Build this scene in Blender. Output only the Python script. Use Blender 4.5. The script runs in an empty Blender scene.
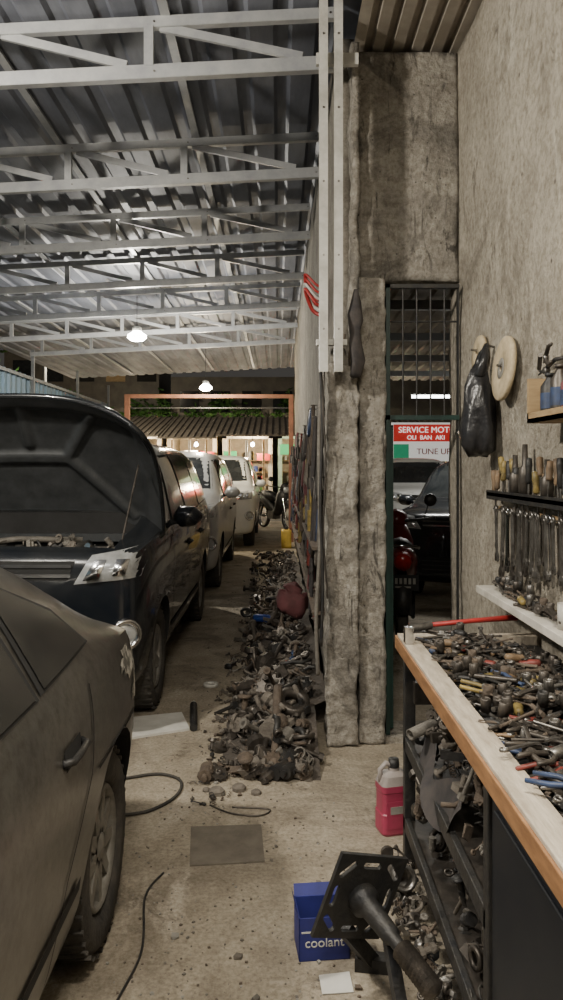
import bpy, bmesh, math, random
from mathutils import Vector, Matrix, Euler, noise
from mathutils.bvhtree import BVHTree
R = random.Random(7)
pi = math.pi
SC = bpy.context.scene

# ------------------------------------------------------------ materials
def new_mat(name):
    m = bpy.data.materials.new(name); m.use_nodes = True
    nt = m.node_tree
    return m, nt, nt.nodes['Principled BSDF']

def M(name, c1, c2=None, rough=.6, metal=0., scale=8., bump=0., bscale=None, lo=.35, hi=.65,
      emis=None, estr=0., rvar=0., alpha=None, stretch=None, coat=0):
    m, nt, b = new_mat(name)
    N = nt.nodes; L = nt.links
    b.inputs['Roughness'].default_value = rough
    b.inputs['Metallic'].default_value = metal
    if coat: b.inputs['Coat Weight'].default_value = coat
    tc = N.new('ShaderNodeTexCoord'); vec = tc.outputs['Object']
    if stretch:
        mp = N.new('ShaderNodeMapping'); mp.inputs['Scale'].default_value = stretch
        L.new(vec, mp.inputs['Vector']); vec = mp.outputs['Vector']
    if c2 is None: c2 = tuple(x*.75 for x in c1)
    n = N.new('ShaderNodeTexNoise'); n.inputs['Scale'].default_value = scale
    n.inputs['Detail'].default_value = 8; n.inputs['Roughness'].default_value = .65
    L.new(vec, n.inputs['Vector'])
    cr = N.new('ShaderNodeValToRGB')
    cr.color_ramp.elements[0].position = lo; cr.color_ramp.elements[0].color = (*c1, 1)
    cr.color_ramp.elements[1].position = hi; cr.color_ramp.elements[1].color = (*c2, 1)
    L.new(n.outputs['Fac'], cr.inputs['Fac']); L.new(cr.outputs['Color'], b.inputs['Base Color'])
    if rvar:
        mr = N.new('ShaderNodeMapRange'); mr.inputs['To Min'].default_value = max(rough-rvar, .02)
        mr.inputs['To Max'].default_value = min(rough+rvar, 1)
        L.new(n.outputs['Fac'], mr.inputs['Value']); L.new(mr.outputs['Result'], b.inputs['Roughness'])
    if bump:
        n2 = N.new('ShaderNodeTexNoise'); n2.inputs['Scale'].default_value = bscale or scale*4
        n2.inputs['Detail'].default_value = 8; L.new(vec, n2.inputs['Vector'])
        bp = N.new('ShaderNodeBump'); bp.inputs['Strength'].default_value = bump
        bp.inputs['Distance'].default_value = .02
        L.new(n2.outputs['Fac'], bp.inputs['Height']); L.new(bp.outputs['Normal'], b.inputs['Normal'])
    if emis:
        b.inputs['Emission Color'].default_value = (*emis, 1); b.inputs['Emission Strength'].default_value = estr
    if alpha is not None: b.inputs['Alpha'].default_value = alpha
    return m

def layered(name, base, tone, stain, s_big, s_mid, s_fine, rough=.9, bump=.5, bdist=.02, stain_lo=.55, stain_hi=.72, specks=None, streak=None, grime=None, g0=.54, g1=.66):
    m, nt, b = new_mat(name); N = nt.nodes; L = nt.links
    b.inputs['Roughness'].default_value = rough
    tc = N.new('ShaderNodeTexCoord'); vec = tc.outputs['Object']
    def nz(s, d=8, r=.6, w=0, v=None):
        n = N.new('ShaderNodeTexNoise'); n.inputs['Scale'].default_value = s
        n.inputs['Detail'].default_value = d; n.inputs['Roughness'].default_value = r
        n.inputs['Distortion'].default_value = w
        L.new(v or vec, n.inputs['Vector']); return n.outputs['Fac']
    def ramp(f, a, bb, ca=(0,0,0), cb=(1,1,1)):
        c = N.new('ShaderNodeValToRGB'); c.color_ramp.elements[0].position = a; c.color_ramp.elements[1].position = bb
        c.color_ramp.elements[0].color = (*ca, 1); c.color_ramp.elements[1].color = (*cb, 1)
        L.new(f, c.inputs['Fac']); return c.outputs['Color']
    def mix(f, a, bb, t='MIX'):
        x = N.new('ShaderNodeMix'); x.data_type = 'RGBA'; x.blend_type = t
        if isinstance(f, float): x.inputs[0].default_value = f
        else: L.new(f, x.inputs[0])
        L.new(a, x.inputs[6])
        if isinstance(bb, tuple): x.inputs[7].default_value = (*bb, 1)
        else: L.new(bb, x.inputs[7])
        return x.outputs[2]
    c = ramp(nz(s_mid, 10, .70), .38, .62, base, tone)
    c = mix(ramp(nz(s_big, 9, .70, .8), stain_lo, stain_hi), c, stain)
    if streak:
        mp = N.new('ShaderNodeMapping'); mp.inputs['Scale'].default_value = streak[0]
        L.new(vec, mp.inputs['Vector'])
        c = mix(ramp(nz(1.5, 8, .7, 1.0, mp.outputs['Vector']), .56, .68), c, streak[1])
    if grime:
        mp = N.new('ShaderNodeMapping'); mp.inputs['Scale'].default_value = grime[0]; mp.inputs['Location'].default_value=(5,3,9)
        L.new(vec, mp.inputs['Vector'])
        c = mix(ramp(nz(2.0, 10, .75, 1.4, mp.outputs['Vector']), g0, g1), c, grime[1])
    f = nz(s_fine, 6, .75)
    c = mix(1.0, c, ramp(f, .34, .58, (.58,.56,.52), (1,1,1)), 'MULTIPLY')
    if specks:
        v = N.new('ShaderNodeTexVoronoi'); v.inputs['Scale'].default_value = specks[0]
        L.new(vec, v.inputs['Vector'])
        c = mix(ramp(v.outputs['Distance'], specks[1], specks[1]+.05, (1,1,1), (0,0,0)), c, specks[2])
    L.new(c, b.inputs['Base Color'])
    ad = N.new('ShaderNodeMath'); ad.operation = 'MULTIPLY_ADD'; ad.inputs[1].default_value = .35
    L.new(f, ad.inputs[0]); L.new(nz(s_mid*2.2, 10, .7), ad.inputs[2])
    bp = N.new('ShaderNodeBump'); bp.inputs['Strength'].default_value = bump; bp.inputs['Distance'].default_value = bdist
    L.new(ad.outputs[0], bp.inputs['Height']); L.new(bp.outputs['Normal'], b.inputs['Normal'])
    return m

m_floor = layered('dusty_concrete', (.43,.38,.30), (.29,.25,.19), (.20,.17,.13), .8, 3.4, 60, bump=.55, bdist=.018, stain_lo=.50, stain_hi=.62, streak=((1.3,.8,1),(.46,.41,.335)), grime=((1.1,.8,.9),(.115,.095,.072)), g0=.56, g1=.66)
m_wall = layered('rough_plaster', (.56,.515,.43), (.41,.37,.305), (.31,.28,.23), 1.3, 3.6, 28, bump=1.0, bdist=.04, stain_lo=.52, stain_hi=.62, specks=(7, .035, (.14,.12,.10)), streak=((2.2,2.2,.8),(.64,.60,.51)), grime=((1.6,1.6,.8),(.22,.195,.16)), g0=.57, g1=.65)
m_wall_dk = layered('grey_cement_render', (.48,.45,.395), (.33,.305,.265), (.22,.205,.18), 2.4, 6.0, 32, bump=1.0, bdist=.035, stain_lo=.48, stain_hi=.58, streak=((4,4,.9),(.58,.55,.48)), grime=((5,5,1.1),(.085,.078,.068)), g0=.55, g1=.64, specks=(16,.05,(.09,.08,.07)))
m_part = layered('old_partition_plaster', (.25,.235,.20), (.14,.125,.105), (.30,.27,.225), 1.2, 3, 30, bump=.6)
m_galv = M('galvanised_steel', (.44,.45,.45), (.31,.32,.34), rough=.45, metal=.3, scale=6, rvar=.1)
m_white = M('white_painted_steel', (.58,.57,.53), (.40,.39,.35), rough=.5, scale=9)
m_roof = M('zinc_roof_sheet', (.19,.205,.245), (.10,.11,.14), rough=.6, metal=.15, scale=1.6, rvar=.1, stretch=(2.5,.6,1))
m_roofb = M('brown_roof_sheet', (.42,.38,.32), (.26,.23,.19), rough=.6, metal=.1, scale=3)
m_fence = M('blue_sheet_fence', (.08,.15,.22), (.11,.15,.18), rough=.5, metal=.2, scale=2)
m_rust = M('red_oxide_steel', (.25,.10,.055), (.15,.065,.035), rough=.65, scale=5)
m_black = M('black_metal', (.022,.023,.026), (.05,.047,.042), rough=.5, metal=.3, scale=12, bump=.2)
m_rib = M('bonnet_inner_frame', (.060,.064,.068), (.035,.038,.04), rough=.40, metal=.2, scale=9)
m_dark = M('dark_void', (.012,.012,.012), (.02,.02,.02), rough=.9)
m_rubber = M('tyre_rubber', (.028,.027,.026), (.075,.068,.058), rough=.85, scale=9, bump=.3, bscale=60)
m_rim = M('alloy_rim', (.36,.35,.33), (.20,.19,.17), rough=.4, metal=.6, scale=10)
m_rimd = M('dusty_hubcap', (.30,.29,.26), (.17,.16,.14), rough=.6, metal=.3, scale=10)
m_chrome = M('chrome', (.75,.75,.75), (.5,.5,.5), rough=.15, metal=1., scale=5)
m_steel = M('tool_steel', (.30,.29,.27), (.11,.10,.09), rough=.38, metal=.8, scale=25)
m_oily = M('oily_steel', (.050,.045,.040), (.12,.105,.09), rough=.45, metal=.6, scale=20)
m_rusty = M('rusty_iron', (.085,.067,.053), (.16,.125,.095), rough=.85, metal=.2, scale=18, bump=.4)
m_greyp = M('dirty_aluminium', (.22,.205,.18), (.12,.11,.095), rough=.7, metal=.3, scale=15, bump=.3)
m_dust = M('dusty_parts', (.19,.168,.14), (.10,.087,.073), rough=.9, scale=14, bump=.4)
m_grime = M('oily_dirt', (.10,.085,.07), (.055,.047,.04), rough=.9, scale=9, bump=.5)
m_yel = M('yellow_plastic', (.62,.42,.07), (.42,.28,.05), rough=.5)
m_red = M('red_plastic', (.50,.04,.035), (.32,.03,.03), rough=.45)
m_hyel = M('greasy_yellow_handle', (.34,.25,.07), (.10,.08,.04), rough=.5, scale=22)
m_hred = M('greasy_red_handle', (.24,.04,.03), (.09,.03,.025), rough=.5, scale=22)
m_hblue = M('greasy_blue_handle', (.04,.07,.16), (.03,.04,.07), rough=.5, scale=22)
m_hbrn = M('worn_wood_handle', (.24,.16,.09), (.10,.07,.045), rough=.6, scale=22)
m_blue = M('blue_plastic', (.03,.09,.40), (.02,.05,.26), rough=.45)
m_green = M('green_door_paint', (.012,.045,.036), (.01,.026,.023), rough=.5, scale=8)
m_woodp = M('pale_planed_wood', (.56,.50,.405), (.34,.29,.225), rough=.75, scale=7, stretch=(6,1,1), bump=.2)
m_woodo = M('orange_varnished_wood', (.38,.20,.09), (.22,.11,.05), rough=.5, scale=6, stretch=(1,2,8))
m_wood = M('raw_shelf_wood', (.42,.30,.16), (.28,.19,.10), rough=.7, scale=8, stretch=(1,1,6))
m_whsh = M('white_shelf_board', (.70,.67,.60), (.48,.45,.39), rough=.6, scale=7)
m_bag = M('black_polythene', (.012,.012,.014), (.03,.03,.032), rough=.28, scale=6, bump=.5, bscale=14)
m_disc = M('tan_abrasive', (.60,.50,.33), (.44,.36,.23), rough=.9, scale=30, bump=.3)
m_paper = M('white_card', (.66,.65,.61), (.50,.49,.45), rough=.8, scale=6)
m_label = M('grimy_label', (.30,.29,.26), (.20,.19,.17), rough=.8, scale=16)
m_plate = M('dark_floor_plate', (.17,.15,.12), (.115,.10,.08), rough=.8, scale=9, bump=.3)
m_bulb = M('bulb_glow', (1,1,1), (1,1,1), emis=(1,.96,.86), estr=60)
m_tube = M('fluorescent_glow', (1,1,1), (1,1,1), emis=(.95,1,.98), estr=14)
m_glass = M('car_glass', (.012,.014,.015), (.03,.032,.032), rough=.10, scale=3)
m_glassd = M('dusty_car_glass', (.016,.017,.017), (.045,.043,.039), rough=.22, scale=2.5, rvar=.1)
m_lens = M('headlight_lens', (.72,.74,.74), (.45,.46,.46), rough=.12, metal=.55, scale=14)
m_redl = M('tail_light', (.38,.015,.012), (.25,.01,.01), rough=.2)
m_suv = M('black_car_paint', (.009,.012,.017), (.026,.028,.030), rough=.22, metal=.2, scale=2.2, rvar=.1, coat=.5)
m_sed = layered('dusty_grey_car_paint', (.070,.068,.063), (.115,.11,.098), (.18,.168,.145), .9, 3.0, 30, rough=.34, bump=.05, bdist=.01, stain_lo=.5, stain_hi=.8, grime=((2,.6,2.5),(.15,.14,.12)), g0=.58, g1=.72)
_b=m_sed.node_tree.nodes['Principled BSDF']; _b.inputs['Metallic'].default_value=.35; _b.inputs['Coat Weight'].default_value=.6; _b.inputs['Coat Roughness'].default_value=.22
m_prim = M('filler_primer', (.50,.48,.43), (.12,.115,.10), rough=.85, scale=14, lo=.45, hi=.55)
m_silv = M('silver_car_paint', (.42,.42,.40), (.52,.52,.50), rough=.28, metal=.3, scale=2, coat=.4)
m_whit = M('white_car_paint', (.68,.68,.65), (.58,.58,.55), rough=.28, scale=2, coat=.4)
m_asph = M('asphalt', (.10,.095,.09), (.15,.145,.135), rough=.9, scale=4)
m_leaf = M('foliage', (.03,.10,.02), (.07,.16,.03), rough=.7, scale=6)
m_tile = M('weathered_roof_tile', (.36,.32,.27), (.20,.17,.14), rough=.8, scale=3)
m_cloth = M('dark_cloth', (.035,.033,.035), (.075,.065,.06), rough=.95, scale=12)
m_maroon = M('maroon_sack', (.17,.055,.06), (.10,.04,.04), rough=.85, scale=8)
m_pink = M('pink_fluid_jug', (.42,.05,.11), (.28,.045,.08), rough=.35, scale=7)
m_jug = M('clear_dirty_plastic', (.38,.34,.32), (.27,.24,.22), rough=.4)

# ------------------------------------------------------------ mesh builder
class MB:
    def __init__(s):
        s.v=[]; s.f=[]; s.mi=[]; s.sm=[]; s.mats=[]
    def mid(s, m):
        if m not in s.mats: s.mats.append(m)
        return s.mats.index(m)
    def add(s, vs, fs, m, smooth=False, T=None):
        o=len(s.v); k=s.mid(m)
        for p in vs:
            p=Vector(p)
            s.v.append(T@p if T else p)
        for f in fs:
            s.f.append([o+i for i in f]); s.mi.append(k); s.sm.append(smooth)
    def box(s, lo, hi, m, T=None):
        x0,y0,z0=lo; x1,y1,z1=hi
        vs=[(x0,y0,z0),(x1,y0,z0),(x1,y1,z0),(x0,y1,z0),(x0,y0,z1),(x1,y0,z1),(x1,y1,z1),(x0,y1,z1)]
        s.add(vs,[(0,3,2,1),(4,5,6,7),(0,1,5,4),(1,2,6,5),(2,3,7,6),(3,0,4,7)],m,False,T)
    def cbox(s, sz, m, T=None):
        s.box((-sz[0]/2,-sz[1]/2,-sz[2]/2),(sz[0]/2,sz[1]/2,sz[2]/2),m,T)
    def lathe(s, prof, m, T=None, n=14, closed=False, smooth=True):
        vs=[]; rings=[]
        for r,z in prof:
            if r<1e-6: rings.append([len(vs)]); vs.append((0,0,z))
            else:
                rings.append(list(range(len(vs),len(vs)+n)))
                for i in range(n):
                    a=2*pi*i/n; vs.append((r*math.cos(a),r*math.sin(a),z))
        fs=[]; P=len(prof)
        for j in range(P if closed else P-1):
            A=rings[j]; B=rings[(j+1)%P]
            for i in range(n):
                k=(i+1)%n
                if len(A)==1 and len(B)==1: continue
                if len(A)==1: fs.append((A[0],B[k],B[i]))
                elif len(B)==1: fs.append((A[i],A[k],B[0]))
                else: fs.append((A[i],A[k],B[k],B[i]))
        s.add(vs,fs,m,smooth,T)
    def cyl(s, p0, p1, r, m, r1=None, n=12, smooth=True):
        p0=Vector(p0); p1=Vector(p1); d=p1-p0; L=d.length
        if L<1e-6: return
        T=Matrix.Translation(p0)@d.to_track_quat('Z','Y').to_matrix().to_4x4()
        r1=r if r1 is None else r1
        vs=[(r*math.cos(2*pi*i/n),r*math.sin(2*pi*i/n),0) for i in range(n)]+[(r1*math.cos(2*pi*i/n),r1*math.sin(2*pi*i/n),L) for i in range(n)]
        s.add(vs,[(i,(i+1)%n,n+(i+1)%n,n+i) for i in range(n)],m,smooth,T)
        s.add(vs,[tuple(range(n))[::-1],tuple(range(n,2*n))],m,False,T)
    def bar(s, p0, p1, w, h, m, up=(0,0,1)):
        p0=Vector(p0); p1=Vector(p1); d=(p1-p0); L=d.length; d.normalize()
        u=Vector(up); sx=d.cross(u)
        if sx.length<1e-4: u=Vector((0,1,0)); sx=d.cross(u)
        sx.normalize(); u=sx.cross(d).normalized()
        T=Matrix.Translation(p0)@Matrix((( sx.x,d.x,u.x,0),(sx.y,d.y,u.y,0),(sx.z,d.z,u.z,0),(0,0,0,1)))
        s.box((-w/2,0,-h/2),(w/2,L,h/2),m,T)
    def tube(s, pts, rad, m, n=8, sx=1., T=None, cap=True):
        pts=[Vector(p) for p in pts]; K=len(pts)
        if not isinstance(rad,(list,tuple)): rad=[rad]*K
        vs=[]; prev=None
        for i,p in enumerate(pts):
            d=(pts[min(i+1,K-1)]-pts[max(i-1,0)]).normalized()
            if prev is None:
                a=Vector((1,0,0)) if abs(d.x)<.9 else Vector((0,0,1))
            else: a=prev
            a=(a-d*a.dot(d)).normalized(); prev=a; b=d.cross(a)
            for j in range(n):
                t=2*pi*j/n; vs.append(p+a*math.cos(t)*rad[i]*sx+b*math.sin(t)*rad[i])
        fs=[(i*n+j,i*n+(j+1)%n,(i+1)*n+(j+1)%n,(i+1)*n+j) for i in range(K-1) for j in range(n)]
        if cap: fs+= [tuple(range(n))[::-1],tuple(range((K-1)*n,K*n))]
        s.add(vs,fs,m,True,T)
    def prism(s, poly, t, m, T=None):
        n=len(poly)
        vs=[(x,y,-t/2) for x,y in poly]+[(x,y,t/2) for x,y in poly]
        s.add(vs,[tuple(range(n))[::-1],tuple(range(n,2*n))]+[(i,(i+1)%n,n+(i+1)%n,n+i) for i in range(n)],m,False,T)
    def rough_box(s, lo, hi, res, amp, sc, m, smooth=True, seed=0, fine=1.):
        lo=Vector(lo); hi=Vector(hi); d=hi-lo
        nn=[max(1,int(round(d[i]/res))) for i in range(3)]
        idx={}; vs=[]; fs=[]
        def vid(i,j,k):
            key=(i,j,k)
            if key not in idx:
                p=Vector((lo.x+d.x*i/nn[0],lo.y+d.y*j/nn[1],lo.z+d.z*k/nn[2]))
                q=p*sc+Vector((seed,seed*1.7,0))
                o=noise.noise_vector(q)*amp+noise.noise_vector(q*3.1)*amp*.5*fine+noise.noise_vector(q*7.3)*amp*.3*fine
                idx[key]=len(vs); vs.append(p+o)
            return idx[key]
        a,b,c=nn
        for i in range(a):
            for j in range(b):
                fs.append((vid(i,j,0),vid(i,j+1,0),vid(i+1,j+1,0),vid(i+1,j,0)))
                fs.append((vid(i,j,c),vid(i+1,j,c),vid(i+1,j+1,c),vid(i,j+1,c)))
            for k in range(c):
                fs.append((vid(i,0,k),vid(i+1,0,k),vid(i+1,0,k+1),vid(i,0,k+1)))
                fs.append((vid(i,b,k),vid(i,b,k+1),vid(i+1,b,k+1),vid(i+1,b,k)))
        for j in range(b):
            for k in range(c):
                fs.append((vid(0,j,k),vid(0,j,k+1),vid(0,j+1,k+1),vid(0,j+1,k)))
                fs.append((vid(a,j,k),vid(a,j+1,k),vid(a,j+1,k+1),vid(a,j,k+1)))
        s.add(vs,fs,m,smooth)
    def build(s, name, parent=None, bevel=0, loc=None):
        me=bpy.data.meshes.new(name)
        me.from_pydata([tuple(v) for v in s.v],[],s.f)
        for m in s.mats: me.materials.append(m)
        me.polygons.foreach_set('material_index',s.mi); me.polygons.foreach_set('use_smooth',s.sm)
        me.update()
        ob=bpy.data.objects.new(name,me); SC.collection.objects.link(ob)
        if parent: ob.parent=parent
        if loc: ob.location=loc
        if bevel:
            b=ob.modifiers.new('bevel','BEVEL'); b.width=bevel; b.segments=2; b.limit_method='ANGLE'; b.angle_limit=.7
        return ob

def empty(name, loc=(0,0,0), rot=0):
    e=bpy.data.objects.new(name,None); SC.collection.objects.link(e); e.location=loc; e.rotation_euler=(0,0,rot)
    e.empty_display_size=.2
    return e
def TR(p, e=(0,0,0), s=1.):
    return Matrix.Translation(Vector(p))@Euler(e).to_matrix().to_4x4()@Matrix.Scale(s,4)
def text(name, body, size, loc, rot, mat, parent=None, ext=.002):
    c=bpy.data.curves.new(name,'FONT'); c.body=body; c.size=size; c.extrude=ext; c.align_x='CENTER'; c.align_y='CENTER'
    c.materials.append(mat); o=bpy.data.objects.new(name,c); SC.collection.objects.link(o)
    o.location=loc; o.rotation_euler=rot
    if parent: o.parent=parent
    return o
def smooth_path(p,k=8):
    out=[]; P_=[p[0]]+p+[p[-1]]
    for i in range(1,len(P_)-2):
        a,b_,c,d=[Vector(q) for q in P_[i-1:i+3]]
        for t in range(k):
            u=t/k; out.append(.5*((2*b_)+(-a+c)*u+(2*a-5*b_+4*c-d)*u*u+(-a+3*b_-3*c+d)*u**3))
    out.append(Vector(p[-1])); return out

# ------------------------------------------------------------ small parts
def wrench(mb, T, L=.22, m=m_steel):
    w=L*.045; t=L*.028
    mb.box((-w,L*.10,-t/2),(w,L*.90,t/2),m,T)
    jaw=[(-w,.12*L),(-.085*L,.07*L),(-.085*L,-.02*L),(-.04*L,-.05*L),(-.035*L,.04*L),(.035*L,.04*L),(.06*L,-.04*L),(.095*L,0),(.085*L,.07*L),(w,.12*L)]
    mb.prism(jaw,t*1.3,m,T)
    n=10; mb.lathe([(L*.04,-t*.8),(L*.07,-t*.8),(L*.07,t*.8),(L*.04,t*.8)],m,T@Matrix.Translation((0,L*.94,0)),n=n,closed=True)
def screwdriver(mb, T, L=.2, hm=m_hyel):
    mb.lathe([(0,0),(.012,.004),(.014,.03),(.011,.06),(.014,L*.42),(.008,L*.46),(.004,L*.47)],hm,T,n=8)
    mb.lathe([(.0035,L*.45),(.0035,L*.97),(.001,L)],m_steel,T,n=6)
def socket(mb, T, m):
    mb.lathe([(.009,0),(.014,0),(.014,.035),(.011,.038),(.008,.036),(.008,.0)],m,T,n=8,closed=True)
def pliers(mb, T, hm):
    mb.tube([(-.03,-.12,0),(-.032,-.06,0),(-.008,0,0),(.010,.05,0)],[.006,.008,.008,.003],hm,n=6,T=T)
    mb.tube([(.03,-.12,0),(.032,-.06,0),(.008,0,0),(-.006,.05,0)],[.006,.008,.008,.003],hm,n=6,T=T)
    mb.lathe([(0,-.008),(.014,-.008),(.014,.008),(0,.008)],m_steel,T,n=8)
def gear(mb, T, r, m):
    n=12; poly=[]
    for i in range(n*2):
        a=pi*i/n; rr=r if i%2 else r*.82
        poly.append((rr*math.cos(a-.06),rr*math.sin(a-.06))); poly.append((rr*math.cos(a+.06),rr*math.sin(a+.06)))
    mb.prism(poly,r*.3,m,T)
    mb.lathe([(r*.15,-r*.3),(r*.35,-r*.3),(r*.35,r*.3),(r*.15,r*.3)],m,T,n=8,closed=True)
def junk(mb, p, s, mats, flat=False):
    m=R.choice(mats)
    T=TR(p,(R.uniform(-.5,.5),R.uniform(-.5,.5),R.uniform(0,6.3))) if flat else TR(p,(R.uniform(0,6.3),R.uniform(0,6.3),R.uniform(0,6.3)))
    k=R.randrange(14)
    if k==0: gear(mb,T,s*.6,m)
    elif k==1: mb.lathe([(s*.35,-s*.1),(s*.6,-s*.1),(s*.6,s*.1),(s*.35,s*.1)],m,T,n=12,closed=True)
    elif k==2: mb.lathe([(0,-s*.6),(s*.3,-s*.6),(s*.35,-s*.3),(s*.2,-s*.2),(s*.2,s*.2),(s*.4,s*.3),(s*.35,s*.6),(0,s*.6)],m,T,n=10,smooth=False)
    elif k==3: mb.tube([(-s,0,0),(-s*.4,s*.12,0),(s*.2,-s*.1,s*.1),(s,0,s*.2)],s*.12,m,n=6,T=T)
    elif k==4:
        mb.cbox((s*.9,s*.5,s*.35),m,T); mb.cyl(T@Vector((0,0,0)),T@Vector((0,0,s*.6)),s*.16,m,n=8)
    elif k==5:
        mb.cbox((s*1.2,s*.4,s*.06),m,T); mb.cbox((s*.4,s*.06,s*.5),m,T@Matrix.Translation((s*.4,s*.17,s*.2)))
    elif k==6: mb.lathe([(0,-s*.3),(s*.55,-s*.3),(s*.6,0),(s*.4,s*.1),(s*.4,s*.25),(s*.15,s*.3),(s*.12,s*.5),(0,s*.5)],m,T,n=11,smooth=False)
    elif k in (7,12):
        mb.cyl(T@Vector((-s,0,0)),T@Vector((s,0,0)),s*.1,m,n=8); mb.cyl(T@Vector((s*.8,0,0)),T@Vector((s*1.05,0,0)),s*.22,m,n=6,smooth=False)
        if k==12: mb.lathe([(s*.1,-s*.1),(s*.3,-s*.1),(s*.3,s*.1),(s*.1,s*.1)],m,T@Matrix.Translation((-s,0,0)),n=10,closed=True)
    elif k in (8,10):
        vs=[]
        sx,sy,sz=R.uniform(.6,1.3),R.uniform(.35,.7),R.uniform(.2,.5)
        for i in range(8):
            vs.append((((i&1)-.5+R.uniform(-.2,.2))*sx,(((i>>1)&1)-.5+R.uniform(-.2,.2))*sy,(((i>>2)&1)-.5+R.uniform(-.2,.2))*sz))
        mb.add([Vector(v)*s*.7 for v in vs],[(0,2,3,1),(4,5,7,6),(0,1,5,4),(1,3,7,5),(3,2,6,7),(2,0,4,6)],m,False,T)
        if k==10: mb.cyl(T@Vector((0,0,0)),T@Vector((s*.9,0,0)),s*.18,m,n=9); mb.lathe([(0,-s*.06),(s*.4,-s*.06),(s*.4,s*.06),(0,s*.06)],m,T@Matrix.Translation((s*.9,0,0))@Matrix.Rotation(pi/2,4,'Y'),n=10)
    elif k==9:
        mb.tube([(s*.5*math.cos(a),s*.5*math.sin(a),0) for a in [i*.6 for i in range(8)]],s*.1,m,n=6,T=T)
    elif k==11:
        mb.cyl(T@Vector((-s*.5,0,0)),T@Vector((s*.5,0,0)),s*.32,m,n=12); mb.cbox((s*.5,s*.8,s*.2),m,T); mb.cyl(T@Vector((-s*.8,0,0)),T@Vector((-s*.5,0,0)),s*.15,m,n=8)
    else:  # coil spring
        mb.tube([(s*.3*math.cos(a),s*.3*math.sin(a),-s*.7+a*s*.06) for a in [i*.8 for i in range(30)]],s*.05,m,n=5,T=T)

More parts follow.
